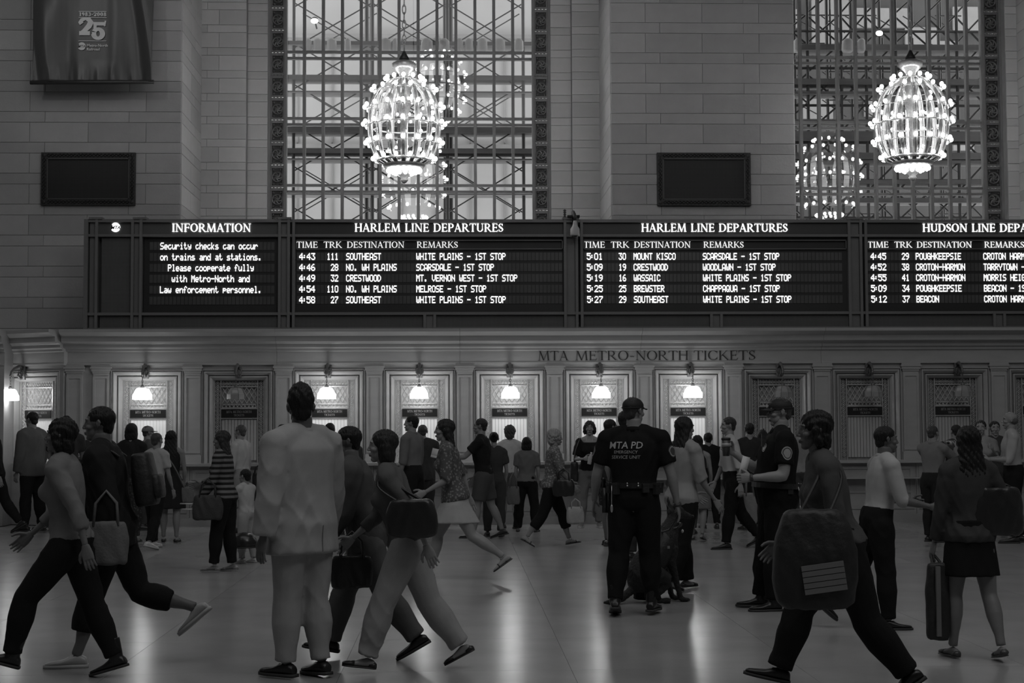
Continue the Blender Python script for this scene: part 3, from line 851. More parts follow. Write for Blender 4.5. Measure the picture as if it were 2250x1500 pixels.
board(640.5, 1274, 'first dark framed departure board, trains 4:43 to 4:58', 'HARLEM LINE DEPARTURES', (779, 1106),
      HD((651, 697, 711, 750, 762, 888, 916, 1006)),
      [('4:43', '111', 'SOUTHEAST', 'WHITE PLAINS - 1ST STOP'), ('4:46', '28', 'NO. WH PLAINS', 'SCARSDALE - 1ST STOP'), ('4:49', '32', 'CRESTWOOD', 'MT. VERNON WEST - 1ST STOP'),
       ('4:54', '110', 'NO. WH PLAINS', 'MELROSE - 1ST STOP'), ('4:58', '27', 'SOUTHEAST', 'WHITE PLAINS - 1ST STOP')], (656.5, 743.5, 760, 914.5), (651, 1233), [933])
board(1274, 1899, 'second dark framed departure board, trains 5:01 to 5:27', 'HARLEM LINE DEPARTURES', (1411, 1733),
      HD((1284, 1330, 1344, 1383, 1395, 1519, 1548, 1636)),
      [('5:01', '30', 'MOUNT KISCO', 'SCARSDALE - 1ST STOP'), ('5:09', '19', 'CRESTWOOD', 'WOODLAWN - 1ST STOP'), ('5:19', '16', 'WASSAIC', 'WHITE PLAINS - 1ST STOP'),
       ('5:25', '25', 'BREWSTER', 'CHAPPAQUA - 1ST STOP'), ('5:27', '29', 'SOUTHEAST', 'WHITE PLAINS - 1ST STOP')], (1290.5, 1378, 1393.5, 1546), (1284, 1858), [1562])
board(1899, 2520, 'third dark framed departure board cut by the right edge, trains 4:45 to 5:12', 'HUDSON LINE DEPARTURES', (2031, 2352),
      HD((1910, 1955, 1969, 2007, 2018, 2139, 2167, 2254)),
      [('4:45', '29', 'POUGHKEEPSIE', 'CROTON HARMON - 1ST STOP'), ('4:52', '38', 'CROTON-HARMON', 'TARRYTOWN - 1ST STOP'), ('4:55', '41', 'CROTON-HARMON', 'MORRIS HEIGHTS - 1ST STOP'),
       ('5:09', '34', 'POUGHKEEPSIE', 'BEACON - 1ST STOP'), ('5:12', '37', 'BEACON', 'CROTON HARMON - 1ST STOP')], (1916, 2002, 2015.5, 2164.5), (1909, 2478), [2183])

# dome camera and aerial on the board's post
cx_ = bx(1262)
root = empty('security_camera', (cx_, YB - .02, bz(482)), 'pale dome security camera hanging in front of the board post', 'security camera')
b = MB(); b.box(cx_ - .03, cx_ + .03, YB - .02, YB + .1, bz(496), bz(468)); b.tube([(cx_, YB, bz(474)), (cx_ - .02, YB - .12, bz(468)), (cx_, YB - .2, bz(478)), (cx_, YB - .2, bz(488))], [.035, .03, .03, .025], 8); b.box(cx_ - .11, cx_ + .09, YB - .05, YB + .1, bz(478), bz(473))
b.build('mounting_arm', bronze_dark, root, True)
b = MB(); b.lathe([(.025, bz(488)), (.035, bz(495)), (.045, bz(500)), (.075, bz(506)), (.08, bz(518)), (.078, bz(521))], 16, (cx_, YB - .2, 0)); b.build('housing', M('camera_grey', .32, .5), root, True)
b = MB(); b.ball((cx_, YB - .2, bz(520)), (.055, .055, .05), 14, 8); b.build('dome', black_gloss, root, True)
b = MB(); b.box(bx(1241), bx(1244.5), YB + .1, YB + .13, BZ1 - .02, bz(458))
for k in range(4): b.box(bx(1239.5), bx(1246), YB + .09, YB + .12, bz(475 - k * 4.5), bz(473.5 - k * 4.5))
tag(b.build('antenna', bronze_dark, origin=(bx(1243), YB + .1, BZ1)), 'thin dark ribbed aerial beside the security camera', 'antenna')

# ================================================================== VENT GRILLES
def vent(px0, px1, py0, py1, label):
    y = YP - .04
    x0, x1, z0, z1 = at(px0, 390, y).x, at(px1, 390, y).x, at((px0 + px1) / 2, py1, y).z, at((px0 + px1) / 2, py0, y).z
    root = empty('vent_grille', ((x0 + x1) / 2, y, z0), label, 'vent grille', 'wall vent grilles')
    b = MB(); f = .105
    b.box(x0, x1, y - .035, y + .03, z1 - f, z1); b.box(x0, x1, y - .035, y + .03, z0, z0 + f); b.box(x0, x0 + f, y - .035, y + .03, z0 + f, z1 - f); b.box(x1 - f, x1, y - .035, y + .03, z0 + f, z1 - f)
    b.build('grille_frame', bronze_dark, root)
    b = MB()
    def orn(p0, p1, n):
        p0 = Vector(p0); p1 = Vector(p1); d = p1 - p0; nr = Vector((-d.z, 0, d.x)).normalized()
        for ph in (0, PI): b.tube([p0 + d * (k / n) + nr * (.026 * math.sin(ph + k * PI / 2)) for k in range(n + 1)], .007, 4)
    yo = y - .04
    orn((x0 + .1, yo, z1 - .052), (x1 - .1, yo, z1 - .052), 44); orn((x0 + .1, yo, z0 + .052), (x1 - .1, yo, z0 + .052), 44)
    orn((x0 + .052, yo, z0 + .1), (x0 + .052, yo, z1 - .1), 22); orn((x1 - .052, yo, z0 + .1), (x1 - .052, yo, z1 - .1), 22)
    for xx in (x0 + .052, x1 - .052):
        for zz in (z0 + .052, z1 - .052): b.ball((xx, yo, zz), (.035, .012, .035), 8, 4)
    b.build('cast_border', bronze_dark, root)
    b = MB(); g = f + .0
    for (a, c, d, e) in ((x0 + g, x1 - g, z1 - g - .012, z1 - g), (x0 + g, x1 - g, z0 + g, z0 + g + .012), (x0 + g, x0 + g + .012, z0 + g, z1 - g), (x1 - g - .012, x1 - g, z0 + g, z1 - g)):
        b.box(a, c, y - .04, y, d, e)
    b.build('inner_bead', M('worn_bronze', .08, .5), root)
    MB().box(x0 + g, x1 - g, y - .012, y + .02, z0 + g, z1 - g).build('wire_mesh', vent_mesh, root)
vent(91, 298, 335.5, 451, 'black bronze vent grille on the pier below the banner')
vent(1443.5, 1649, 336, 452, 'black bronze vent grille on the pier between the windows')

# ================================================================== BANNER
yb = YP - .45
bx0, bx1 = at(70, 100, yb).x, at(336, 100, yb).x
zb0, zb1 = at(200, 187, yb).z, at(200, -60, yb).z
root = empty('hanging_banner', ((bx0 + bx1) / 2, yb, zb0), 'dark glossy anniversary banner with deep folds hanging on the left pier', 'banner')
nx, nz = 120, 50
def fold(u, v):   # u across 0..1, v up 0..1
    side = abs(u - .5) * 2
    a = .012 + .03 * side ** 1.5
    w = math.sin(u * 19 + 2.2 * math.sin(v * 2.3 + u * 5)) * a * 1.3 + math.sin(u * 43 + 3 * v) * .006 * (1.2 - v)
    g = max(0, 1 - v * 6)
    w += g * .010 * math.sin(u * 47 + 3 * math.sin(u * 9)) + g * .005 * math.sin(u * 110 + 1)
    calm = min(1, math.exp(-((u - .5) / .17) ** 2) * 1.15) * (.97 if v > .2 else .97 * v / .2)
    return w * (1 - calm)
vs = []; fs = []
for j in range(nz + 1):
    for i in range(nx + 1):
        u, v = i / nx, j / nz
        pull = .02 * (1 - v) * (1 - 2 * u)
        vs.append((bx0 + (bx1 - bx0) * u + pull * .3, yb + fold(u, v), zb0 + .06 + (zb1 - zb0 - .06) * v))
for j in range(nz):
    for i in range(nx):
        a = j * (nx + 1) + i; fs.append((a, a + 1, a + nx + 2, a + nx + 1))
b = MB(); b.add(vs, fs)
vinyl = M('banner_vinyl', .075, .36, var=.1, scale=3, bump=.03, bscale=9, stretch=(6, 1, .6), spec=.5)
cl = b.build('banner_cloth', vinyl, root, True)
so = cl.modifiers.new('thick', 'SOLIDIFY'); so.thickness = .004
b = MB(); b.tube([(bx0 - .02, yb, zb0 + .04), ((bx0 + bx1) / 2, yb - .01, zb0 + .045), (bx1 + .02, yb, zb0 + .06)], .035, 10); b.build('bottom_hem', M('banner_hem', .035, .4), root, True)
def bp(px): return at(px, 80, yb - .02).x
def bq(py): return at(203, py, yb - .02).z
yy = yb - .018
b = MB()
for p_ in (24.5, 37.8, 89.2): b.box(bp(172.5), bp(233.5), yy, yy + .004, bq(p_ + 1.3), bq(p_))
serif(b, '1983-2008', bp(173), bp(233.5), bq(35.3), .066, yy + .004, .24, .1, thick=.004, gap=.06)
tag(b.build('date_lettering', letter_white, root), kind='stuff')
b = MB()
g2, a2 = glyph('2', .36, .14)
k = .26; 
def put(polys, x0, z0, sx, sz):
    for n_, q in enumerate(polys): b.prism([(x0 + a_ * sx, z0 + c_ * sz) for a_, c_ in q], yy - n_ * .0002 - (.003 if x0 > bp(190) else 0), yy + .004)
put(ribbon([(.16, .66), (.10, .74), (.16, .88), (.36, .95), (.56, .9), (.66, .74), (.56, .52), (.32, .28), (.1, .12)], [.26, .28, .22, .16, .26, .34, .32, .24, .16]) + rect(.02, .62, 0, .24), bp(173), bq(77.5), .30, .30)
put(rect(.1, .86, .80, 1.0) + quadl(.84, .76, .9, 1.08, .1) + quadl(.2, .5, .24, 1.0, .2) + arc(.42, .33, .46, .36, -175, 150, .34, .2, 24) + rect(.02, .3, .2, .42), bp(201.5), bq(86.8), .255, .30)
b.build('number_lettering', letter_white, root)
b = MB(); rr = .068; lc = Vector((bp(179.5), yy + .004, bq(101.5)))
pts = [(rr * math.cos(R(a)), rr * math.sin(R(a))) for a in range(-150, 141, 12)]; pts += [(-.62 * rr, .35 * rr), (-.45 * rr, -.2 * rr)]
b.rings([[(lc.x + x, lc.y, lc.z + z) for x, z in pts], [(lc.x + x, lc.y - .004, lc.z + z) for x, z in pts]])
lg = b.build('round_logo', letter_white, root)
b = MB(); sans(b, 'MTA', .062, Matrix.Translation((lc.x, lc.y - .006, lc.z - .022)) @ Matrix.Rotation(R(90), 4, 'X'), 0, .2, .001); b.build('logo_lettering', vinyl, lg)
b = MB(); sans(b, 'Metro-North', .066, Matrix.Translation((bp(190.5), yy + .002, bq(102.5))) @ Matrix.Rotation(R(90), 4, 'X'), 0, 0, .001, align='LEFT')
sans(b, 'Railroad', .066, Matrix.Translation((bp(190.5), yy + .002, bq(110.8))) @ Matrix.Rotation(R(90), 4, 'X'), 0, 0, .001, align='LEFT')
b.build('railroad_lettering', letter_white, root)

# ================================================================== CHANDELIERS
def chandelier_mesh():
    root = empty('chandelier', (0, 0, 0))
    # profile of the melon-shaped cage (local z, 0 = widest)
    PR = [(-.70, .30), (-.63, .44), (-.50, .525), (-.36, .575), (-.20, .605), (-.04, .615), (.10, .608), (.25, .59), (.40, .545), (.55, .465), (.66, .35), (.74, .22), (.80, .08)]
    def rad(z): return float(np.interp(z, [q[0] for q in PR], [q[1] for q in PR]))
    zs = [-.70 + 1.48 * k / 16 for k in range(17)]
    n = 16
    ribm = MB()
    for s in (-.035, .035):
        ribm.tube([(rad(z), s * (.3 + rad(z)), z) for z in zs], .015, 5)
    ribm.tube([(rad(z) * .985, 0, z) for z in zs], [(.016, .004)] * len(zs), 5)
    for k in range(1, 16, 2): ribm.ball((rad(zs[k]), 0, zs[k]), .013, 5, 3)
    rm = ribm.mesh('rib', gilt_cage)
    for k in range(n):
        o = obj('rib', rm, root); o.rotation_euler = (0, 0, 2 * PI * k / n)
    rings = [(.74, .24, 12), (.55, .47, 14), (.25, .59, 16), (-.04, .615, 16), (-.36, .575, 16), (-.63, .45, 14)]
    bm_ = MB(); bm_.ball((0, 0, 0), (.034, .034, .040), 10, 6); bulb = bm_.mesh('bulb', bulb_mat, True)
    am = MB(); am.tube([(-.07, 0, -.03), (-.035, 0, -.05), (-.006, 0, -.035)], [.008, .01, .016], 5); arm = am.mesh('bulb_arm', gilt_cage, True)
    for (z, r, cnt) in rings:
        b = MB(); b.tube([(r * math.cos(a), r * math.sin(a), z) for a in [2 * PI * k / 32 for k in range(33)]], .016 if abs(z) < .1 else (.006 if z > -.5 else .024), 6, cap=False)
        b.build('cage_ring', gilt_cage, root, True, local=True)
        for k in range(cnt):
            a = 2 * PI * (k + .5 * (cnt % 2)) / cnt
            e = r + .078
            bo = obj('bulb', bulb, root, (e * math.cos(a), e * math.sin(a), z + .035))
            ao = obj('bulb_arm', arm, root, (e * math.cos(a), e * math.sin(a), z + .03)); ao.rotation_euler = (0, 0, a)
    for (r, z, cnt) in ((.27, -.80, 16), (.15, -.84, 9)):
        for k in range(cnt):
            a = 2 * PI * k / cnt; obj('bulb', bulb, root, (r * math.cos(a), r * math.sin(a), z))
    for (r, z, cnt) in ((.12, .42, 8), (.1, .62, 8), (.33, .1, 10)):
        sm = .6
        for k in range(cnt):
            a = 2 * PI * k / cnt; o = obj('bulb', bulb, root, (r * math.cos(a), r * math.sin(a), z)); o.scale = (sm, sm, sm)
    b = MB(); b.lathe([(.30, -.66), (.36, -.70), (.34, -.74), (.20, -.80), (.10, -.88), (.05, -.93), (.07, -.96), (.04, -1.0), (.01, -1.02)], 20); b.build('bottom_bowl', gilt_cage, root, True, local=True)
    b = MB(); b.lathe([(.06, .80), (.10, .86), (.16, .92), (.20, .96), (.205, 1.03), (.15, 1.06), (.10, 1.08)], 20); b.build('crown', gilt_cage, root, True, local=True)
    b = MB(); b.lathe([(.09, 1.08), (.085, 1.12), (.05, 1.18), (.02, 1.24)], 14); b.build('canopy_cap', bronze_dark, root, True, local=True)
    b = MB(); b.lathe([(.03, -.66), (.05, -.3), (.03, -.1), (.09, .2), (.12, .33), (.10, .5), (.13, .62), (.05, .8)], 14); b.build('centre_stem', gilt_cage, root, True, local=True)
    for k in range(9):
        b = MB(); zc = 1.31 + k * .13
        pts = [((.028 * math.cos(a) if k % 2 else 0), (0 if k % 2 else .028 * math.cos(a)), zc + .08 * math.sin(a)) for a in [2 * PI * q / 10 for q in range(11)]]
        b.tube(pts, .011, 5, cap=False); b.build('chain_link', gilt_cage, root, True, local=True)
    b = MB(); b.tube([(0, 0, 2.4), (0, 0, 9)], .012, 6); b.build('suspension_rod', bronze_dark, root, local=True)
    l = bpy.data.lights.new('chandelier_glow', 'POINT'); l.energy = 42; l.shadow_soft_size = .55
    lo = bpy.data.objects.new('chandelier_glow', l); COL.objects.link(lo); lo.parent = root; lo.location = (0, 0, 0)
    return root
YC = 26.0
ch = chandelier_mesh()
p = at(888, 272, YC); ch.location = p; tag(ch, 'gilt globe chandelier full of lit bulbs before the left window', 'chandelier', 'concourse chandeliers')
c2 = copy_tree(ch); p = at(2003, 268, YC); c2.location = p; c2.rotation_euler = (0, 0, .2); tag(c2, 'gilt globe chandelier full of lit bulbs before the right window', 'chandelier', 'concourse chandeliers')

# ================================================================== BEYOND THE WINDOWS
root = empty('building_facade', (-1.0, 41.5, 0), 'pale daylit building wall seen through the left window behind scaffolding', 'building')
b = MB(); b.box(-9.5, 4.6, 41.5, 42, 0, 19); b.build('wall_panel', facade_mat, root)
for k in range(15):
    x = -8.9 + k * .93
    for z in (3.2, 6.2, 9.2): MB().box(x - .02, x + .02, 41.44, 41.5, z, z + 2.8).build('panel_joint', facade_dim, root)
for z in (6.1, 9.1, 12.1): MB().box(-9.5, 4.6, 41.35, 41.5, z - .05, z + .05).build('cornice_band', facade_dim, root)
root = empty('far_building', (9.5, 41.6, 0), 'grey building wall seen through the right window behind scaffolding', 'building')
MB().box(4.6, 18, 41.6, 42, 0, 19).build('wall_panel', M('brown_facade', .055, .8, var=.3, scale=.8), root)
for (px0, py0, px1, py1) in ((1785, 0, 1870, 95), (1765, 215, 1830, 260), (1745, 185, 1800, 195), (1880, 18, 2000, 60), (1990, 60, 2060, 118), (2095, 15, 2160, 70), (2060, 215, 2100, 262), (2095, 300, 2140, 330), (1900, 215, 1935, 255), (2060, 90, 2100, 118), (1745, 20, 1760, 60)):
    a = at(px0, py1, 41.5); c = at(px1, py0, 41.5)
    MB().box(a.x, c.x, 41.5, 41.62, a.z, c.z).build('pale_panel', M('pale_panel', .24, .8), root)

def scaffold(name, label, xs, Y0, depth, lifts, px_bands, braces, dense):
    root = empty(name, (sum(xs) / len(xs), Y0, 0), label, 'scaffold')
    for x in xs:
        for y in ((Y0, Y0 + depth) if dense else (Y0,)):
            MB().tube([(x, y, 2.5), (x, y, 11.5)], .034, 6).build('upright', pipe_mat, root)
    for (py, h, thick) in px_bands:
        z = at(1100, py, Y0).z
        MB().box(xs[0] - .4, xs[-1] + .4, Y0 - .1, Y0 + .38, z - thick, z).build('plank_deck', plank_mat, root)
    for z in lifts:
        MB().tube([(xs[0] - .5, Y0, z), (xs[-1] + .5, Y0, z)], .028, 6).build('ledger', pipe_mat, root)
    for (x0, z0, x1, z1, y, r) in braces:
        MB().tube([(x0, y, z0), (x1, y, z1)], r, 5).build('brace', pipe_mat, root)
    return root
XP = lambda p: X(p, 31.5, 240)
xs = [X(p, 31.5, 240) for p in (645, 818, 983, 1150)]
br = []
for i in range(3):
    for k in range(9):
        z = 3.4 + k * .85
        x0, x1 = xs[i], xs[i + 1]
        br.append((x0, z, x1, z + .95, 31.55, .015)); br.append((x0, z + .95, x1, z, 31.6, .015))
        if k % 2: br.append((x0, z + .25, x1, z + 1.2, 33.3, .014)); br.append((x0, z + 1.2, x1, z + .25, 33.35, .014))
lifts = [8.75, 5.0]
scaffold('scaffold', 'pipe scaffold with cross braces and plank decks behind the left window', xs, 31.5, 1.2, lifts,
         [(94, 0, .08), (168, 0, .09), (203, 0, .03), (281, 0, .12), (328, 0, .10), (350, 0, .03), (425, 0, .04)], br, False)
xs = [X(p, 31.5, 240) for p in (1700, 1776, 1850, 1905, 1970, 2040, 2105, 2165)]
br = []
for i in range(7):
    for k in range(12):
        z = 3.3 + k * .62
        x0, x1 = xs[i], xs[i + 1]
        br.append((x0, z, x1, z + .6, 31.55, .021))
        if k % 2 == 0: br.append((x0, z + .6, x1, z, 31.6, .021))
        br.append((x0, z + .4, x1, z + .02, 33.2, .014))
        if rng.rand() < .6: br.append((x0 + .15, z + .1, x0 + .15, z + 1.1, 33.0, .02))
        if rng.rand() < .7: br.append((x0, z + .33, x1, z + .33, 32.9, .018))
lifts = [3.5 + k * .78 for k in range(9)]
scaffold('scaffold', 'dense pipe scaffold with many ledgers behind the right window', xs, 31.5, 1.2, lifts,
         [(96, 0, .12), (172, 0, .12), (200, 0, .06), (262, 0, .05), (288, 0, .2), (335, 0, .14), (352, 0, .05), (395, 0, .08), (435, 0, .1)], br, True)
LIFTS = [8.75, 5.0] + [3.5 + k * .78 for k in range(9)]
rt0 = [o for o in COL.objects if o.name == 'scaffold'][0]
for (p_, y_, r_) in ((803, 31.9, .045), (812, 32.3, .05), (826, 32.6, .035), (990, 32.1, .05), (976, 32.5, .03), (1320, 32.3, .05)):
    if p_ < 1200: MB().tube([(XP(p_), y_, 2.5), (XP(p_), y_, 11.5)], r_, 6).build('upright', pipe_mat, rt0)
# white wrapped bundles hung along the upper deck
for k, (px, w) in enumerate(((678, 14), (699, 22), (729, 22), (764, 14), (848, 26), (868, 12), (938, 26), (976, 24), (1010, 16), (1030, 18), (1060, 22), (1098, 24), (1140, 20), (1752, 18), (1862, 26), (1892, 18))):
    c = at(px, 101, 31.31); wd = w / 2 / 108.5
    b = MB(); b.rings([[(c.x + wd * s * math.cos(a), 31.31 + .10 * math.sin(a) + .02 * math.sin(3 * a), c.z + dz) for a in [2 * PI * q / 10 for q in range(10)]] for s, dz in ((.5, .14), (.95, .10), (1, 0), (1.05, -.08), (.8, -.13))])
    o = b.build('tarp_bundle', tarp_mat, None, True, origin=(c.x, 31.31, c.z))
    nth = ['first', 'second', 'third', 'fourth', 'fifth', 'sixth', 'seventh', 'eighth', 'ninth', 'tenth', 'eleventh', 'twelfth', 'thirteenth'][k if px < 1200 else k - 13]
    tag(o, nth + ' white tarp bundle from the left on the upper scaffold deck, ' + ('left window' if px < 1200 else 'right window'), 'tarp', 'tarp bundles in the left window' if px < 1200 else 'tarp bundles in the right window')
for (px, py, lab) in ((691, 46, 'bright round work light on the scaffold, left window'), (1932, 73, 'bright work light on the scaffold, right window')):
    c = at(px, py, 31.0)
    root = empty('work_light', c, lab, 'work light')
    b = MB(); b.ball(c, (.075, .03, .055), 10, 6); b.build('lens', E('work_light_glow', .9, 6, False), root, True)
    zl = min(LIFTS, key=lambda q: abs(q - c.z)); MB().tube([c + Vector((0, .03, 0)), (c.x, 31.3, c.z), (c.x, 31.49, zl)], .018, 6).build('clamp_arm', pipe_mat, root)
    b = MB(); b.lathe([(.02, 0), (.05, .0), (.06, .08), (.02, .1)], 8, c + Vector((0, .06, 0))); b.build('reflector', pipe_mat, root, True)
c3 = copy_tree(ch); c3.location = (at(938, 190, 35.6).x * 22.3 / 35.6, 22.3, 1.6 + (at(938, 190, 35.6).z - 1.6) * 1.0)
tag(c3, 'third gilt chandelier high above the picture, mirrored in the left window glass', 'chandelier', 'concourse chandeliers')
# ================================================================== PEOPLE: generator
tmp_scene = bpy.data.scenes.new('workbench')
def remesh(mb, voxel, smooth=3, fac=.5):
    me = bpy.data.meshes.new('r'); me.from_pydata([tuple(v) for v in mb.v], [], mb.f); me.update()
    ob = bpy.data.objects.new('r', me); tmp_scene.collection.objects.link(ob)
    md = ob.modifiers.new('r', 'REMESH'); md.mode = 'VOXEL'; md.voxel_size = voxel
    if smooth:
        ms = ob.modifiers.new('s', 'SMOOTH'); ms.iterations = smooth; ms.factor = fac
    tmp_scene.view_layers[0].update()
    dg = tmp_scene.view_layers[0].depsgraph
    e = ob.evaluated_get(dg).data
    nv = len(e.vertices); v = np.empty(nv * 3, 'f'); e.vertices.foreach_get('co', v); v = v.reshape(-1, 3).astype(float)
    nm = np.empty(nv * 3, 'f'); e.vertices.foreach_get('normal', nm); nm = nm.reshape(-1, 3).astype(float)
    fs = [tuple(p.vertices) for p in e.polygons]
    bpy.data.objects.remove(ob); bpy.data.meshes.remove(me)
    return v, nm, fs
def from_arr(name, v, fs, mats, mi=None, smooth=True):
    me = bpy.data.meshes.new(name)
    me.from_pydata(v.tolist() if isinstance(v, np.ndarray) else v, [], fs)
    for m in (mats if isinstance(mats, (list, tuple)) else [mats]): me.materials.append(m)
    if mi is not None: me.polygons.foreach_set('material_index', np.asarray(mi, 'i'))
    if smooth: me.polygons.foreach_set('use_smooth', np.ones(len(me.polygons), bool))
    me.update(); return me

skin_m = {}
def skin(v): return M('skin_%03d' % int(v * 1000), v, .5, var=.06, scale=8, bump=.03, bscale=120, spec=.35)
eye_w = M('eye_white', .6, .2); eye_d = M('eye_iris', .02, .15)
def cloth(v, kind='plain'):
    k = 'cloth_%s_%03d' % (kind, int(v * 1000))
    if k in MATS: return MATS[k]
    if kind == 'stripe':
        def ex(nt, tc, last):
            w = nt.nodes.new('ShaderNodeTexWave'); w.bands_direction = 'Z'; w.inputs['Scale'].default_value = 5.5; w.inputs['Distortion'].default_value = .6
            nt.links.new(tc.outputs['Object'], w.inputs['Vector'])
            g = nt.nodes.new('ShaderNodeMapRange'); g.inputs['From Min'].default_value = .4; g.inputs['From Max'].default_value = .6; g.inputs['To Min'].default_value = .12; g.inputs['To Max'].default_value = 1
            nt.links.new(w.outputs['Fac'], g.inputs['Value'])
            o = nt.nodes.new('ShaderNodeMath'); o.operation = 'MULTIPLY'; nt.links.new(last, o.inputs[0]); nt.links.new(g.outputs[0], o.inputs[1]); return o.outputs[0]
        return M(k, v, .85, extra=ex, bump=.1, bscale=200, spec=.15)
    if kind == 'print':
        def ex(nt, tc, last):
            w = nt.nodes.new('ShaderNodeTexVoronoi'); w.inputs['Scale'].default_value = 34
            nt.links.new(tc.outputs['Object'], w.inputs['Vector'])
            g = nt.nodes.new('ShaderNodeMapRange'); g.inputs['From Min'].default_value = .3; g.inputs['From Max'].default_value = .45; g.inputs['To Min'].default_value = 1.35; g.inputs['To Max'].default_value = .55
            nt.links.new(w.outputs['Distance'], g.inputs['Value'])
            o = nt.nodes.new('ShaderNodeMath'); o.operation = 'MULTIPLY'; nt.links.new(last, o.inputs[0]); nt.links.new(g.outputs[0], o.inputs[1]); return o.outputs[0]
        return M(k, v, .85, extra=ex, bump=.1, bscale=200, spec=.15)
    return M(k, v, .85, var=.1, scale=6, bump=.12, bscale=240, spec=.15)
def hairm(v): return M('hair_%03d' % int(v * 1000), v, .5, var=.35, scale=60, stretch=(1, 1, .12), bump=.8, bscale=90, spec=.35)
leather = M('black_leather', .018, .35, var=.2, bump=.1, bscale=80)
leather_b = M('worn_leather', .05, .45, var=.2, bump=.1)
sole_m = M('shoe_sole', .03, .7)
sole_l = M('pale_sole', .4, .6)
nylon = M('black_nylon', .016, .55, var=.2, bump=.25, bscale=30)

# ---- head template (0.23 m tall, origin at its middle, looking along +Y)
def head_template(female):
    b = MB()
    b.ball((0, -.012, .030), (.074, .093, .085), 20, 12)
    b.ball((0, .03, .01), (.062, .058, .075), 16, 10)
    jw = .050 if female else .056
    b.ball((0, .025, -.05), (jw, .055, .055), 16, 10)
    b.ball((0, .052, -.088), (.026 if female else .030, .028, .022), 12, 8)
    b.tube([(0, .080, .025), (0, .088, .0), (0, .098, -.020), (0, .092, -.028)], [.007, .0085, .0115, .010], 8)
    for s in (-1, 1):
        b.ball((s * .011, .088, -.026), (.008, .010, .007), 8, 5)
        b.ball((s * .03, .066, .035), (.026, .018, .008), 8, 5)       # brow ridge
        b.ball((s * .043, .05, -.018), (.022, .025, .02), 10, 6)      # cheek
        b.tube([(s * .072, -.008, .018), (s * .080, -.018, .028), (s * .084, -.026, .015), (s * .081, -.022, -.008), (s * .074, -.010, -.022)], [.007, .009, .0085, .0075, .006], 6)
        b.ball((s * .078, -.014, .004), (.006, .014, .02), 8, 5)
    b.tube([(-.024, .074, -.056), (-.010, .086, -.053), (0, .087, -.055), (.010, .086, -.053), (.024, .074, -.056)], [.004, .007, .006, .007, .004], 6)
    b.tube([(-.022, .074, -.058), (0, .085, -.064), (.022, .074, -.058)], [.004, .0085, .004], 6)
    b.tube([(0, -.015, -.04), (0, -.03, -.12)], [.05, .048], 14)
    v, nm, fs = remesh(b, .0048, 2, .4)
    for s in (-1, 1):
        d = ((v - np.array([s * .030, .078, .010])) ** 2 / np.array([.018, .03, .011]) ** 2).sum(1)
        v[:, 1] -= .010 * np.exp(-d * 1.2)
    mc = np.array([v[list(f)].mean(0) for f in fs])
    mi = np.zeros(len(fs), int)
    lips = (np.abs(mc[:, 0]) < .024) & (mc[:, 1] > .075) & (np.abs(mc[:, 2] + .058) < .0105 * (1 - (np.abs(mc[:, 0]) / .03) ** 2))
    mi[lips] = 3
    brow = (np.abs(np.abs(mc[:, 0]) - .031) < .018) & (mc[:, 1] > .05) & (np.abs(mc[:, 2] - .036 + .12 * (np.abs(mc[:, 0]) - .03) ** 1) < .0045)
    mi[brow] = 4
    v = v.tolist(); fs = list(fs); mi = list(mi)
    for s in (-1, 1):
        for (c, r, k, n_) in (((s * .030, .0600, .010), .0118, 1, 8), ((s * .030, .0668, .010), .0062, 2, 6)):
            e = MB(); e.ball(c, (r, r * (1 if k == 1 else .75), r), n_, 6)
            o = len(v); v += [list(p) for p in e.v]; fs += [tuple(o + q for q in f) for f in e.f]; mi += [k] * len(e.f)
        e = MB(); e.tube([(s * .016, .0695, .012), (s * .023, .0725, .0175), (s * .032, .0725, .0185), (s * .043, .066, .012)], [.002, .0035, .0035, .002], 5)   # upper lid
        o = len(v); v += [list(p) for p in e.v]; fs += [tuple(o + q for q in f) for f in e.f]; mi += [0] * len(e.f)
    return np.array(v), fs, np.array(mi)
HEADS = {'m': head_template(False), 'f': head_template(True)}

# ---- hand template: wrist at origin, fingers along +Y, palm facing -Z, thumb towards +X
def hand_template(curl):
    b = MB()
    pal = [(-.012, .026, .017), (.0, .029, .016), (.03, .036, .015), (.06, .041, .014), (.088, .041, .0125)]
    b.rings([[(w * math.cos(a), y, h * math.sin(a)) for a in [2 * PI * k / 12 for k in range(12)]] for y, w, h in pal])
    def finger(x, y, L, r, c0, spread, c):
        p = Vector((x, y - .02, 0)); pts = [p, Vector((x, y, 0))]; a = R(c0); p = pts[-1].copy()
        for k, f in enumerate((.45, .31, .24)):
            p = p + Vector((math.sin(R(spread)) * math.cos(a), math.cos(a), -math.sin(a))) * (L * f); pts.append(p.copy()); a += R(c)
        b.tube(pts, [r * 1.05, r, r * .98, r * .9, r * .72], 8)
    for (x, L, r, sp) in ((.030, .072, .0090, 5), (.010, .080, .0094, 1), (-.010, .075, .0090, -3), (-.029, .060, .0080, -8)):
        finger(x, .088, L, r, curl * .5, sp, curl)
    q = Vector((.022, .02, -.004)); pts = [q]
    for d, l in (((.75, .62, -.25), .042), ((.45, .85, -.35 - curl * .005), .034), ((.15, .9, -.5 - curl * .008), .028)):
        q = q + Vector(d).normalized() * l; pts.append(q.copy())
    b.tube(pts, [.014, .0125, .0105, .0080], 8)
    v, nm, fs = remesh(b, .0042, 1, .4)
    return v, fs
HANDS = {'relax': hand_template(18), 'grip': hand_template(62), 'open': hand_template(6)}

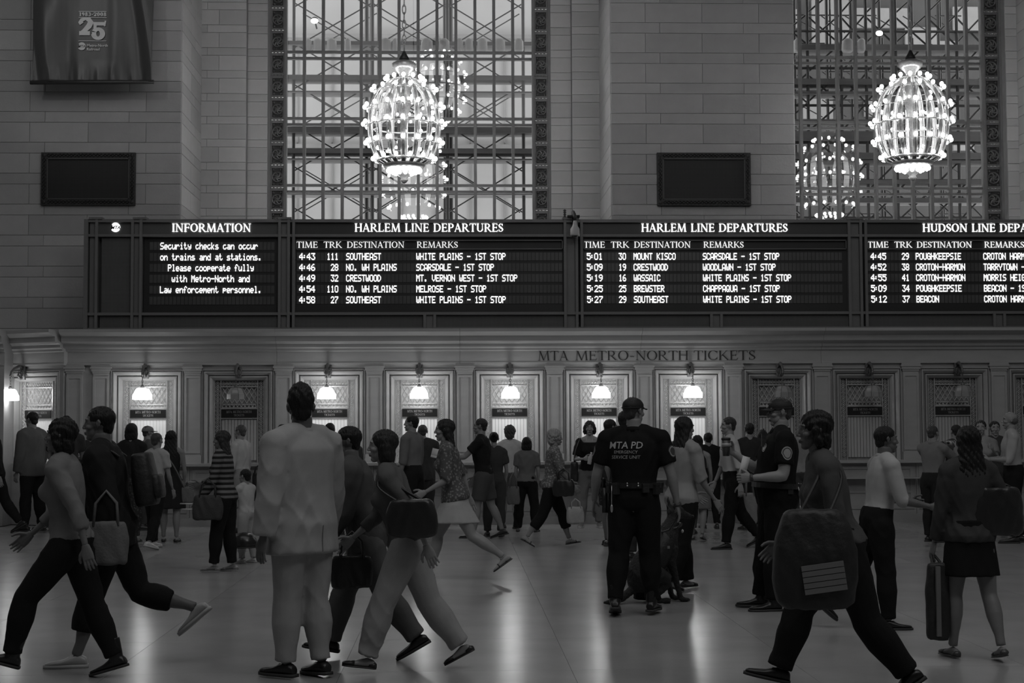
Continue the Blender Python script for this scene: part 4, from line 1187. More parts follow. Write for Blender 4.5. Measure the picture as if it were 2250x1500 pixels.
# ---- shoe templates: ankle at origin, toe along +Y, floor at z = -0.08
def shoe_template(kind):
    b = MB(); s = MB()
    heel = .0
    if kind in ('dress', 'sneaker', 'boot'):
        w = {'dress': .043, 'sneaker': .048, 'boot': .050}[kind]
        secs = [(-.078, .020, .0), (-.07, .034, .055), (-.04, .038, .075), (0, .039, .080), (.04, .041, .062), (.09, w, .040), (.14, w, .030), (.185, w * .75, .022), (.205, w * .35, .010)]
        rg = []
        for y, hw, top in secs:
            base = -.066; t = base + max(.012, top * .85 + .008)
            rg.append([(hw * math.copysign(abs(math.cos(a)) ** .7, math.cos(a)), y, base + (t - base) * .5 + (t - base) * .5 * math.sin(a)) for a in [2 * PI * k / 14 for k in range(14)]])
        b.rings(rg)
        out = [(-.082, .018), (-.074, .036), (-.03, .040), (.03, .040), (.09, w * 1.06), (.14, w * 1.06), (.19, w * .78), (.212, w * .3)]
        pts = [(hw, y) for y, hw in out] + [(-hw, y) for y, hw in reversed(out)]
        hh = .018 if kind != 'sneaker' else .024
        s.rings([[(x, y, -.080) for x, y in pts], [(x, y, -.080 + hh) for x, y in pts]])
        if kind == 'boot': b.tube([(0, -.01, -.02), (0, -.012, .04), (0, -.012, .13)], [.048, .05, .056], 14)
        if kind == 'dress': s.box(-.034, .034, -.08, -.02, -.080, -.06)
        for k in range(4): b.box(-.02, .02, .035 + k * .016, .042 + k * .016, -.006 - k * .009, .0 - k * .009)
    elif kind == 'bare' or kind in ('flat', 'sandal', 'heel'):
        hgt = .06 if kind == 'heel' else 0.0
        secs = [(-.070, .018, .03), (-.05, .028, .045), (0, .027, .055), (.05, .031, .040), (.10, .038, .026), (.145, .034, .018), (.165, .022, .012)]
        rg = []
        for y, hw, top in secs:
            z0 = -.074
            rg.append([(hw * math.cos(a), y, z0 + top * (.5 + .5 * math.sin(a)) * 1.3) for a in [2 * PI * k / 12 for k in range(12)]])
        b.rings(rg)
        out = [(-.076, .015), (-.06, .030), (0, .029), (.06, .034), (.11, .041), (.15, .036), (.172, .018)]
        pts = [(hw, y) for y, hw in out] + [(-hw, y) for y, hw in reversed(out)]
        s.rings([[(x, y, -.080) for x, y in pts], [(x, y, -.070) for x, y in pts]])
        if kind == 'heel': s.box(-.008, .008, -.07, -.05, -.08 - hgt * .0, -.07)
        if kind == 'sandal': s.tube([(-.040, .09, -.07), (-.02, .09, -.035), (.02, .09, -.035), (.040, .09, -.07)], .008, 6); s.tube([(-.03, -.01, -.07), (0, .035, -.01), (.03, -.01, -.07)], .005, 6)
        if kind == 'flat':
            rg = []
            for y, hw, top in ((.085, .042, .030), (.12, .041, .026), (.15, .034, .022), (.172, .016, .014)):
                rg.append([(hw * math.cos(a), y, -.074 + top * (.5 + .5 * math.sin(a)) * 1.4) for a in [2 * PI * k / 12 for k in range(12)]])
            s.rings(rg)
            rg = []
            for y, hw, top in ((-.078, .02, .03), (-.06, .034, .042), (-.02, .034, .03)):
                rg.append([(hw * math.cos(a), y, -.078 + top * (.5 + .5 * math.sin(a)) * 1.2) for a in [2 * PI * k / 12 for k in range(12)]])
            s.rings(rg)
    return b, s
SHOES = {}
def shoe_mesh(kind, up_m, so_m):
    k = (kind, up_m.name, so_m.name)
    if k not in SHOES:
        b, s = shoe_template(kind)
        v, nm, fs = remesh(b, .008, 3)
        n = len(v); v2 = v.tolist() + [list(p) for p in s.v]; fs2 = list(fs) + [tuple(n + q for q in f) for f in s.f]
        SHOES[k] = from_arr('shoe', v2, fs2, [up_m, so_m], [0] * len(fs) + [1] * len(s.f))
    return SHOES[k]

# ---- hair, caps (head coordinates)
HAIRS = {}
def hair_mesh(style, mat):
    k = (style, mat.name)
    if k in HAIRS: return HAIRS[k]
    b = MB(); vox = .008; noise_a = .003
    if style in ('cap',):
        b.ball((0, -.014, .048), (.082, .102, .072), 24, 12)
        v, nm, fs = remesh(b, .007, 2)
        keep = v[:, 2] > .030
        cut = [f for f in fs if all(keep[i] for i in f)]
        n = len(v); e = MB()
        rg = []
        for t in range(0, 9):
            a = R(-62 + 124 * t / 8)
            x0, y0 = .080 * math.sin(a), -.014 + .100 * math.cos(a); x1, y1 = .072 * math.sin(a), y0 + .072 * math.cos(a) ** .6
            rg.append([(x0, y0, .034), (x1, y1, .020 - .0 + .01 * (1 - abs(t - 4) / 4)), (x1, y1, .015 + .01 * (1 - abs(t - 4) / 4)), (x0, y0, .028)])
        e.rings(rg)
        e.tube([(.0835 * math.cos(q), -.014 + .1035 * math.sin(q), .034) for q in [2 * PI * z / 24 for z in range(25)]], .005, 5, cap=False)
        e.ball((0, -.014, .120), .007, 8, 4)
        me = from_arr('cap', v.tolist() + [list(p) for p in e.v], cut + [tuple(n + q for q in f) for f in e.f], mat)
        HAIRS[k] = me; return me
    if style == 'short':
        b.ball((0, -.022, .043), (.081, .096, .084), 20, 12); b.ball((0, -.062, -.015), (.060, .042, .055), 14, 8)
        for s in (-1, 1): b.ball((s * .068, -.015, .02), (.012, .022, .035), 8, 6)
    elif style == 'balding':
        b.ball((0, -.045, .0), (.080, .070, .055), 20, 12)
    elif style == 'tallafro':
        b.ball((0, -.02, .055), (.082, .100, .11), 20, 12); b.ball((0, -.06, -.02), (.064, .045, .06), 14, 8); noise_a = .006
    elif style == 'curly':
        b.ball((0, -.024, .040), (.100, .110, .100), 20, 12); b.ball((0, -.06, -.04), (.085, .06, .07), 14, 8); noise_a = .012
    elif style == 'bob':
        b.ball((0, -.024, .040), (.088, .100, .090), 20, 12)
        b.rings([[(w * math.cos(a), y + d * math.sin(a), z) for a in [2 * PI * q / 16 for q in range(16)]] for z, w, y, d in ((.05, .092, -.03, .07), (0, .100, -.030, .068), (-.06, .103, -.036, .064), (-.11, .094, -.036, .055), (-.125, .07, -.036, .04))])
    elif style == 'long':
        b.ball((0, -.024, .040), (.087, .100, .088), 20, 12)
        b.rings([[(w * math.cos(a), y + d * math.sin(a), z) for a in [2 * PI * q / 16 for q in range(16)]] for z, w, y, d in ((.05, .091, -.033, .068), (0, .099, -.034, .066), (-.08, .098, -.055, .052), (-.16, .105, -.075, .045), (-.25, .11, -.088, .04), (-.33, .10, -.09, .034), (-.38, .06, -.09, .02))]); noise_a = .007
    elif style == 'ponytail':
        b.ball((0, -.024, .042), (.082, .097, .085), 20, 12); b.ball((0, -.065, .0), (.055, .04, .05), 12, 8)
        b.tube([(0, -.11, .05), (0, -.16, .04), (0, -.175, -.02), (0, -.165, -.10), (0, -.15, -.17)], [.02, .032, .034, .028, .008], 10)
    elif style == 'bun':
        b.ball((0, -.024, .042), (.082, .097, .085), 20, 12); b.ball((0, -.065, .0), (.055, .04, .05), 12, 8); b.ball((0, -.11, .08), (.045, .045, .042), 12, 8)
    elif style == 'wavy':
        b.ball((0, -.022, .044), (.090, .100, .090), 20, 12)
        for s in (-1, 1):
            b.tube([(s * .076, .01, .05), (s * .086, .005, .0), (s * .084, -.01, -.05), (s * .078, -.02, -.095)], [.022, .026, .028, .016], 10)
        b.ball((0, -.06, -.05), (.080, .045, .075), 14, 8); noise_a = .008
    v, nm, fs = remesh(b, vox, 2)
    d = np.sin(v[:, 0] * 210 + 2 * np.sin(v[:, 2] * 40)) * np.sin(v[:, 1] * 190 + np.cos(v[:, 2] * 55)) * .6 + np.sin(v[:, 2] * 90 + v[:, 0] * 120) * .4
    v = v + nm * (noise_a * d)[:, None]
    HAIRS[k] = from_arr('hair', v, fs, mat)
    return HAIRS[k]

TOR_M = [(.462, .052, .048, 0), (.49, .088, .064, 0), (.53, .094, .068, -.004), (.57, .089, .064, -.002), (.615, .083, .058, .002), (.66, .088, .061, .004), (.71, .098, .067, .006), (.755, .104, .067, .004), (.79, .098, .058, 0), (.818, .075, .047, -.004), (.838, .046, .040, -.004), (.87, .034, .036, 0), (.90, .033, .036, .004)]
TOR_F = [(.462, .052, .048, 0), (.49, .092, .066, 0), (.53, .098, .070, -.006), (.57, .086, .060, -.002), (.62, .070, .050, .002), (.66, .074, .054, .004), (.71, .082, .062, .006), (.755, .087, .060, .004), (.79, .084, .052, 0), (.818, .064, .043, -.004), (.838, .040, .036, -.004), (.87, .029, .031, 0), (.90, .028, .031, .004)]
PEOPLE = []
def person(label, px, py, top, face, sex='m', pose=None, **k):
    """px, py: where the lower foot line stands in the photo; top: crown of the head; face: heading (0 = away from the camera)."""
    P = dict(lean=3, side=0, legL=(4, 2, 4, 0), legR=(-4, 2, 4, 0), armL=(4, 8, 14, 4), armR=(4, 8, 14, 4), head=(0, 0), belly=0, wide=1.0)
    P.update(pose or {})
    gp = ground(px, py)
    ztop = at(px, top, gp.y).z
    female = sex == 'f'
    SEC = TOR_F if female else TOR_M
    sw = .098 if female else .112; hw = .052
    wd = P['wide']
    ln = R(P['lean']); sd = R(P['side'])
    u = Vector((math.sin(sd), math.sin(ln) * math.cos(sd), math.cos(ln) * math.cos(sd))).normalized()
    fw = Vector((0, math.cos(ln), -math.sin(ln))); rx = fw.cross(u).normalized(); fw = u.cross(rx).normalized()
    def spine(fr):
        t = max(0, min(1, (fr - .50) / .12))
        return Vector((0, 0, fr - .515)) * (1 - t) + u * (fr - .515) * t
    J = {}
    for s, sgn in (('L', -1), ('R', 1)):
        a, ab, kn, fp = P['leg' + s][:4]
        h = Vector((sgn * hw, 0, -.005))
        th = Vector((sgn * math.sin(R(ab)), math.sin(R(a)), -math.cos(R(a)))).normalized()
        kk = h + th * .245
        sh = Vector((sgn * math.sin(R(ab)) * .5, math.sin(R(a - kn)), -math.cos(R(a - kn)))).normalized()
        an = kk + sh * .222
        J['h' + s], J['k' + s], J['a' + s], J['fp' + s] = h, kk, an, fp
        a, ab, el, inn = P['arm' + s][:4]
        tw = (P['arm' + s] + (0,))[4] if len(P['arm' + s]) > 4 else 0
        so = spine(.805) + rx * (sgn * sw * wd)
        d = u * -math.cos(R(a)) * math.cos(R(ab)) + fw * math.sin(R(a)) * math.cos(R(ab)) + rx * sgn * math.sin(R(ab))
        eb = so + d.normalized() * .172
        d2 = u * -math.cos(R(a + el)) * math.cos(R(inn)) + fw * math.sin(R(a + el)) * math.cos(R(inn)) - rx * sgn * math.sin(R(inn))
        if inn == 0: d2 = d2 + rx * sgn * math.sin(R(ab)) * .6
        wr = eb + d2.normalized() * .148
        J['s' + s], J['e' + s], J['w' + s], J['d' + s] = so, eb, wr, d2.normalized()
    # feet on the floor
    def foot_mat(s):
        sgn = -1 if s == 'L' else 1
        return Matrix.Translation(J['a' + s]) @ Matrix.Rotation(-sgn * R(8), 4, 'Z') @ Matrix.Rotation(-R(J['fp' + s]), 4, 'X')
    zmin = 9
    for s in 'LR':
        fm = foot_mat(s)
        for y in (-.044, .118): zmin = min(zmin, (fm @ Vector((0, y, -.045))).z)
    off = Vector((0, 0, -zmin))
    for q in list(J):
        if isinstance(J[q], Vector) and q[0] != 'd': J[q] = J[q] + off
    sp0 = spine; spine = lambda fr: sp0(fr) + off
    hy, hp = P['head']
    nd = (u + Vector((0, 0, 1)) * .6 + fw * .12).normalized()
    hc = spine(.84) + nd * .095
    Hm = k.get('H') or (ztop / (hc.z + .066))
    Hm = max(1.0, min(2.02, Hm))
    yaw = R(face)
    root = empty('person', gp, label, 'person', k.get('group'), rz=yaw)
    near = gp.y < 17
    vox = (.0125 if near else .0165) / 1.0
    S_ = Hm
    def V(p): return p * S_
    def fr_m(fr): return spine(fr)
    sk = k.get('skin', .24)
    # --- body
    def torso(b, f0, f1, grow, flare=0.0, belly=0.0, seg=16, minw=0):
        rg = []
        fs_ = sorted(set([f0, f1] + [s_[0] for s_ in SEC if f0 < s_[0] < f1]))
        for fr in fs_:
            for i in range(len(SEC) - 1):
                if SEC[i][0] <= fr <= SEC[i + 1][0]:
                    t = (fr - SEC[i][0]) / (SEC[i + 1][0] - SEC[i][0]); w_, d_, o_ = [SEC[i][q] * (1 - t) + SEC[i + 1][q] * t for q in (1, 2, 3)]
                    break
            else: w_, d_, o_ = (SEC[0] if fr < SEC[0][0] else SEC[-1])[1:]
            if minw and fr < .80: w_ = max(w_, minw); d_ = max(d_, minw * .655)
            fl = flare * max(0, (.60 - fr)) * 3
            bl = belly * math.exp(-((fr - .60) / .08) ** 2)
            w_ = w_ * (wd if fr < .83 else 1) + grow + fl + bl * .4; d_ = d_ * (wd if fr < .83 else 1) + grow + fl * .8 + bl * .5; c = fr_m(fr) + fw * (o_ + bl * .5)
            rg.append([V(c + rx * (w_ * math.cos(a)) + fw * (d_ * math.sin(a))) for a in [2 * PI * q / seg for q in range(seg)]])
        b.rings(rg)
    def leg(b, s, f1, grow, flare=0.0, f0=0.0):
        h, kk, an = J['h' + s], J['k' + s], J['a' + s]
        prof = [(0, .056), (.12, .054), (.3, .046), (.44, .038), (.525, .0345), (.6, .036), (.7, .0365), (.8, .029), (.9, .0215), (1, .021)]
        pts = []; rr = []
        for t, r_ in prof:
            if t < f0 or t > f1 + 1e-6: continue
            p = h.lerp(kk, t / .525) if t <= .525 else kk.lerp(an, (t - .525) / .475)
            if .55 < t < .95 and not grow: p = p - Vector((0, .006, 0))
            pts.append(V(p)); rr.append((r_ * (wd * .5 + .5) + grow + flare * max(0, t - .3)) * S_)
        if abs(pts and f1 - 1.0 or 0) > 1e-6 and f1 not in [q[0] for q in prof]:
            p = h.lerp(kk, f1 / .525) if f1 <= .525 else kk.lerp(an, (f1 - .525) / .475)
            r_ = np.interp(f1, [q[0] for q in prof], [q[1] for q in prof])
            pts.append(V(p)); rr.append((r_ + grow + flare * max(0, f1 - .3)) * S_)
        b.tube(pts, rr, 14)
        b.ball(V(h), rr[0] * 1.0, 12, 8)
    def arm(b, s, f1, grow, flare=0.0, trap=True):
        so, eb, wr = J['s' + s], J['e' + s], J['w' + s]
        prof = [(0, .030), (.15, .031), (.35, .027), (.5, .0235), (.538, .023), (.62, .0245), (.75, .021), (.9, .0155), (1.0, .0148)]
        if female: prof = [(t, r_ * .86) for t, r_ in prof]
        pts = []; rr = []
        ts = [q[0] for q in prof if q[0] < f1 - .01] + [f1]
        for t in ts:
            p = so.lerp(eb, t / .538) if t <= .538 else eb.lerp(wr, (t - .538) / .462)
            r_ = np.interp(t, [q[0] for q in prof], [q[1] for q in prof])
            pts.append(V(p)); rr.append((r_ * (wd * .6 + .4) + grow + flare * t) * S_)
        b.tube(pts, rr, 12)
        b.ball(V(so), (.034 * (.9 if female else 1) * (wd * .5 + .5) + grow) * S_, 12, 8)
        if trap: b.tube([V(fr_m(.850)), V(fr_m(.83).lerp(so, .5) + u * .012), V(so + u * .006)], [(.030 + grow * .6) * S_, (.032 + grow) * S_, (.028 + grow) * S_], 12)
    b = MB(); torso(b, .462, .90, 0)
    if female and not k.get('child'):
        for s in (-1, 1): b.ball(V(fr_m(.725) + fw * .052 + rx * (s * .038)), (.034 * S_, .032 * S_, .036 * S_), 10, 8)
    b.tube([V(fr_m(.83)), V(hc - nd * .03 - fw * .008)], [.036 * S_ * (.86 if female else 1)] * 2, 12)
    for s in 'LR':
        leg(b, s, 1.0, 0); arm(b, s, 1.0, 0)
    v, nm, fs = remesh(b, vox * max(S_, 1.2) / 1.7, 4)
    mi = [0] * len(fs); v = v.tolist(); fs = list(fs)
    hs = S_ * (.130 if not k.get('child') else .158) / .226
    Hh = Matrix.Translation(V(hc)) @ Matrix.Rotation(R(hy), 4, 'Z') @ Matrix.Rotation(-R(hp), 4, 'X') @ Matrix.Scale(hs, 4)
    hv, hf, hmi = HEADS['f' if female else 'm']
    def append(pv, pf, pm, mat):
        o = len(v)
        A = np.array(mat); q = pv @ A[:3, :3].T + A[:3, 3]
        v.extend(q.tolist()); fs.extend([tuple(o + i for i in f) for f in pf]); mi.extend(list(pm))
    append(hv, hf, hmi, Hh)
    for s, sgn in (('L', -1), ('R', 1)):
        kind = k.get('hand' + s, 'relax')
        hv2, hf2 = HANDS[kind]
        d = J['d' + s]
        # palm normal: towards the body for hanging arms, downwards/inwards for raised forearms
        inw = -rx * sgn
        z_ = -(inw - d * inw.dot(d))
        if z_.length < .2: z_ = Vector((0, 0, 1)) - d * d.z
        z_.normalize(); y_ = d; x_ = y_.cross(z_)
        thumb = fw if d.z < -.5 else Vector((0, 0, 1))
        sc = S_ / 1.75
        if x_.dot(thumb) < 0:  # mirror so the thumb points forward / up
            mx = Matrix((( -x_.x, y_.x, z_.x, 0), (-x_.y, y_.y, z_.y, 0), (-x_.z, y_.z, z_.z, 0), (0, 0, 0, 1)))
            hf2 = [tuple(reversed(f)) for f in hf2]
        else:
            mx = Matrix(((x_.x, y_.x, z_.x, 0), (x_.y, y_.y, z_.y, 0), (x_.z, y_.z, z_.z, 0), (0, 0, 0, 1)))
        append(hv2, hf2, [0] * len(hf2), Matrix.Translation(V(J['w' + s])) @ mx @ Matrix.Scale(sc, 4))
        J['hand' + s] = V(J['w' + s]) + d * (.09 * sc)
    me = from_arr('body', v, fs, [skin(sk), eye_w, eye_d, skin(max(.03, sk * .6)), hairm(k.get('browv', .03))], mi)
    body = obj('body', me, root)
    # --- clothes
    rs = np.random.RandomState(int(px * 7 + py)); ph = rs.rand(6) * 6
    def folds(v, nm, amp, legs=False):
        x, y, z = v[:, 0] / S_, v[:, 1] / S_, v[:, 2] / S_
        rg_ = lambda t: 1 - 2 * np.abs(np.sin(t)) ** .7
        d = rg_(z * 31 + 3.2 * np.sin(x * 21 + ph[0]) + 3 * np.sin(y * 18 + ph[1])) * .55 + rg_(z * 17 + 5 * np.sin(x * 12 + ph[2]) + y * 20 + ph[3]) * .65 + np.sin(x * 55 + y * 47 + 3 * np.sin(z * 16 + ph[4])) * .45
        d = d * (.55 + .45 * np.sin(z * 9 + x * 14 + ph[5]))
        if legs: amp = amp * (1 + 1.6 * np.exp(-((z - .09) / .06) ** 2) + .8 * np.exp(-((z - .27) / .04) ** 2) + .6 * np.exp(-((z - .48) / .04) ** 2))
        else: amp = amp * (1.1 + .9 * np.exp(-((z - .57) / .06) ** 2))
        return v + nm * (amp * S_ * d)[:, None]
    def garment(b, name, mat, amp=.0016, legs=False, sm=3, lab=None):
        v, nm, fs = remesh(b, vox * max(S_, 1.2) / 1.7, sm)
        o = obj(name, from_arr(name, folds(v, nm, amp, legs), fs, mat), root)
        if lab: o['label'] = lab
        return o
    bo = k.get('bottom', ('trousers', .03)); bk = bo[0]; bm_ = cloth(bo[1], bo[2] if len(bo) > 2 else 'plain')
    if bk in ('trousers', 'wide', 'capri', 'shorts', 'flared'):
        b = MB(); torso(b, .470, .60 if k.get('tuck', True) else .585, .0135 + (.0), 0, P['belly'])
        f1 = {'trousers': .985, 'wide': .99, 'flared': 1.0, 'capri': .80, 'shorts': .42}[bk]
        gr = {'trousers': .0125, 'wide': .016, 'flared': .011, 'capri': .012, 'shorts': .018}[bk]
        fl = {'trousers': .006, 'wide': .014, 'flared': .026, 'capri': .006, 'shorts': .05}[bk]
        for s in 'LR': leg(b, s, f1, gr, fl)
        garment(b, {'trousers': 'trousers', 'wide': 'trousers', 'flared': 'trousers', 'capri': 'trousers', 'shorts': 'shorts'}[bk], bm_, .0025, True)
    if bk in ('skirt', 'dress') or k.get('skirt_len'):
        hem = k.get('skirt_len', .28); fl = k.get('flare', .02)
        b = MB(); rg = []
        zt_ = .60
        for q in range(9):
            t = q / 8; fr = zt_ + (hem - zt_) * t; zz = fr
            if fr > .50: c = fr_m(fr); w_ = .090 + .05 * t; d_ = .070 + .02 * t; cc = c - fw * .005
            else:
                pts = []
                for s in 'LR':
                    h, kk, an = J['h' + s], J['k' + s], J['a' + s]
                    zq = fr + off.z - .515 + (.0)
                    zq = fr * (h.z / .51)
                    p = h.lerp(kk, max(0, min(1, (h.z - zq) / max(.01, h.z - kk.z)))) if zq > kk.z else kk.lerp(an, max(0, min(1, (kk.z - zq) / max(.01, kk.z - an.z))))
                    pts.append(Vector((p.x, p.y, zq)))
                cc = (pts[0] + pts[1]) / 2; w_ = abs(pts[0].x - pts[1].x) / 2 + .060 + fl * t; d_ = abs(pts[0].y - pts[1].y) / 2 + .070 + fl * t
            rg.append([V(cc + Vector((w_ * math.cos(a), d_ * math.sin(a), 0)) * (1 + .04 * t * math.sin(a * 6 + ph[1]))) for a in [2 * PI * e / 20 for e in range(20)]])
        b.rings(rg)
        garment(b, 'skirt' if bk == 'skirt' else 'dress_skirt', bm_, .0015, False)
    tp = k.get('top_', ('shirt', .2)); tk = tp[0]; tm = cloth(tp[1], tp[2] if len(tp) > 2 else 'plain')
    spec = {'shirt': (.582, .848, .97, .0105, .002, .0), 'tee': (.53, .838, .34, .0165, .012, .0), 'rolled': (.582, .848, .62, .011, .004, .0), 'jacket': (.455, .846, .98, .021, .004, .02), 'suit': (.425, .85, .99, .022, .005, .035),
            'blouse': (.50, .828, .55, .0185, .010, .02), 'cardigan': (.50, .835, .96, .0175, .002, .01), 'tank': (.55, .80, 0, .008, 0, 0), 'knit': (.53, .835, .80, .0165, .000, .0), 'uniform': (.582, .850, .38, .0115, .012, .0)}[tk]
    f0, f1, slv, gr, fl, flr = spec
    f0 = k.get('top_from', f0); f1 = k.get('neck', f1)
    b = MB(); torso(b, f0, f1, gr, flr, P['belly'], 16, {'suit': .098, 'jacket': .094}.get(tk, 0) * (.9 if female else 1))
    if female and not k.get('child'):
        for s in (-1, 1): b.ball(V(fr_m(.725) + fw * .054 + rx * (s * .037)), ((.036 + gr * .5) * S_,) * 3, 10, 8)
    if P['belly']: b.ball(V(fr_m(.61) + fw * (.045 + P['belly'] * .4)), (.085 * S_ * wd, .065 * S_, .08 * S_), 14, 10)
    slv = k.get('sleeve', slv)
    if slv > 0:
        for s in 'LR': arm(b, s, slv, gr - (.004 if tk in ('tee', 'knit', 'blouse', 'cardigan') else 0), fl, f1 > .82)
    else:
        for s in (-1, 1): b.tube([V(fr_m(.79) + rx * (s * .055) + fw * .045), V(fr_m(.835) + rx * (s * .06)), V(fr_m(.79) + rx * (s * .055) - fw * .04)], [.014 * S_] * 3, 8)
    nm_ = {'suit': 'suit_jacket', 'tank': 'tank_top', 'knit': 'sweater', 'rolled': 'shirt', 'uniform': 'uniform_shirt', 'tee': 't_shirt'}.get(tk, tk)
    topo = garment(b, nm_, tm, .0030 if tk in ('suit', 'jacket', 'blouse') else .0026, sm=10 if tk in ('suit', 'jacket') else 5)
    if tk in ('shirt', 'rolled', 'uniform', 'suit'):
        cb = MB(); c = fr_m(.846); n = 18; g_ = .045 * (wd * .5 + .5)
        rg = []
        for r_, dz in ((g_ + .006, -.012), (g_ - .002, .012), (g_ - .006, .014), (g_ - .003, -.008)):
            rg.append([V(c + rx * (r_ * math.cos(a)) + fw * (r_ * math.sin(a) * .95) + u * (dz - .006 * math.sin(a))) for a in [2 * PI * e / n for e in range(n)]])
        cb.rings(rg); obj('collar', cb.mesh('collar', tm, True), root)
    if k.get('belt'):
        bb = MB(); c = fr_m(.588); rg = []
        wv, dv = (.088 * wd + .020), (.064 * wd + .020)
        cy = fw * P['belly'] * .25
        for dz, g_ in ((-.012, 0), (-.012, .006), (.012, .006), (.012, 0)):
            rg.append([V(c + cy + rx * ((wv + g_ + P['belly'] * .3) * math.cos(a)) + fw * ((dv + g_ + P['belly'] * .4) * math.sin(a)) + u * dz) for a in [2 * PI * e / 28 for e in range(28)]])
        bb.rings(rg, closed=True, cap=False); belt = obj('belt', bb.mesh('belt', leather, False), root)
    # --- shoes, hair
    sh = k.get('shoes', ('dress', .02)); sm_ = (skin(sk) if sh[0] in ('flat', 'sandal', 'heel', 'bare') else M('shoe_%03d' % int(sh[1] * 1000), sh[1], .35)); so_ = (M('shoe_%03d' % int(sh[1] * 1000), sh[1], .35) if sh[0] in ('flat', 'sandal', 'heel', 'bare') else (sole_l if sh[1] > .15 else sole_m))
    for s in 'LR':
        o = obj('shoe', shoe_mesh(sh[0], sm_, so_), root)
        fm = foot_mat(s); fm.translation = V(J['a' + s])
        # keep the sole level of the template at the sole of this body
        o.matrix_local = fm @ Matrix.Scale(S_ * .045 / .08, 4)
    hr = k.get('hair', ('short', .02))
    if hr and hr[0] == 'cap':
        hm0 = hair_mesh('short', hairm(hr[2] if len(hr) > 2 else .03)); o = obj('hair', hm0, root); o.matrix_local = Hh @ Matrix.Scale(.97, 4)
        o = obj('cap', hair_mesh('cap', M('cap_cloth_%03d' % int(hr[1] * 1000), hr[1], .7, bump=.1)), root); o.matrix_local = Hh
    elif hr:
        o = obj('hair', hair_mesh(hr[0], hairm(hr[1])), root); o.matrix_local = Hh
    W = Matrix.Translation(gp) @ Matrix.Rotation(yaw, 4, 'Z')
    info = dict(root=root, W=W, S=S_, J=J, spine=lambda fr: V(fr_m(fr)), rx=rx, fw=fw, u=u, Hh=Hh, top=topo, hc=V(hc), gp=gp, label=label)
    PEOPLE.append(info)
    return info
def wpos(i, local): return i['W'] @ Vector(local)

# ---- carried things (all top-level)
def bag_shape(b, w, d, h, puff=.35, n=20):
    rg = []
    for t in (0, .06, .3, .6, .85, .97, 1):
        s = 1 - puff * (abs(t - .4) ** 2) * 1.2
        e = .88 if t in (0, 1) else 1
        rg.append([(w / 2 * s * e * math.copysign(abs(math.cos(a)) ** .6, math.cos(a)), d / 2 * s * e * math.copysign(abs(math.sin(a)) ** .75, math.sin(a)), h * t) for a in [2 * PI * q / n for q in range(n)]])
    b.rings(rg)
def handbag(name, label, loc, w, d, h, rz, mat, handle=.16, cat='bag', strap_to=None, band=None, puff=.45):
    root = empty(name, loc, label, cat, rz=rz)
    b = MB(); bag_shape(b, w, d, h, puff); v, nm, fs = remesh(b, .012, 2)
    v = v + nm * (.003 * np.sin(v[:, 2] * 23 + 5 * np.sin(v[:, 0] * 17 + loc[0] * 9)) + .0015 * np.sin(v[:, 0] * 61 + v[:, 2] * 37))[:, None]
    obj('bag_body', from_arr('bag_body', v, fs, mat), root)
    if handle:
        for s in (-1, 1):
            b = MB(); b.tube([(-w * .26, s * d * .35, h * .9), (-w * .22, s * d * .25, h + handle * .6), (0, s * d * .12, h + handle), (w * .22, s * d * .25, h + handle * .6), (w * .26, s * d * .35, h * .9)], .009, 6); b.build('handle', mat, root, True, local=True)
    b = MB(); b.box(-w * .26, w * .26, -.006, .006, h * .97, h * 1.005); b.build('zip', M('zip_metal', .3, .3, metal=.7), root, local=True)
    if band:
        b = MB(); b.box(-w * .3, w * .3, -d / 2 - .012, -d / 2 + .006, h * .3, h * .55); b.build('front_pocket', band, root, local=True)
    if strap_to:
        b = MB(); inv = Matrix.Rotation(-rz, 4, 'Z'); pts = [inv @ (Vector(p) - Vector(loc)) for p in strap_to]
        b.tube(smooth_path(pts), .010, 6); b.build('strap', mat, root, True, local=True)
    return root
def smooth_path(P, n=5):
    P = [Vector(p) for p in P]; out = []
    for i in range(len(P) - 1):
        p0 = P[max(i - 1, 0)]; p1 = P[i]; p2 = P[i + 1]; p3 = P[min(i + 2, len(P) - 1)]
        for k in range(n):
            t = k / n
            out.append(.5 * ((2 * p1) + (p2 - p0) * t + (2 * p0 - 5 * p1 + 4 * p2 - p3) * t * t + (3 * p1 - p0 - 3 * p2 + p3) * t ** 3))
    out.append(P[-1]); return out
def backpack(info, label, mat, w=.30, h=.36, d=.16):
    S_ = info['S']; loc = wpos(info, info['spine'](.60) - info['fw'] * (.100 * S_ + d / 2))
    root = empty('backpack', loc, label, 'backpack', rz=info['root'].rotation_euler.z)
    tilt = Matrix.Rotation(-math.atan2(info['u'].y, info['u'].z), 4, 'X')
    b = MB(); bag_shape(b, w, d, h, .5); v, nm, fs = remesh(b, .012, 3); A = np.array(tilt)[:3, :3]; v = v @ A.T
    obj('bag_body', from_arr('bag_body', v, fs, mat), root)
    b = MB(); bag_shape(b, w * .75, d * .5, h * .45, .4); v, nm, fs = remesh(b, .012, 3); v = (v + np.array([0, -d * .5, .04])) @ A.T
    obj('front_pocket', from_arr('front_pocket', v, fs, mat), root)
    for s in (-1, 1):
        b = MB(); q = lambda f, o: (Matrix.Rotation(-info['root'].rotation_euler.z, 4, 'Z') @ (wpos(info, info['spine'](f) + info['fw'] * (o * S_) + info['rx'] * (s * .062 * S_)) - Vector(loc)))
        b.tube([q(.80, -.075), q(.845, -.03), q(.84, .03), q(.78, .078), q(.70, .085), q(.64, .05), q(.62, -.06)], [(.022, .006)] * 7, 6); b.build('strap', mat, root, True, local=True)
    return root
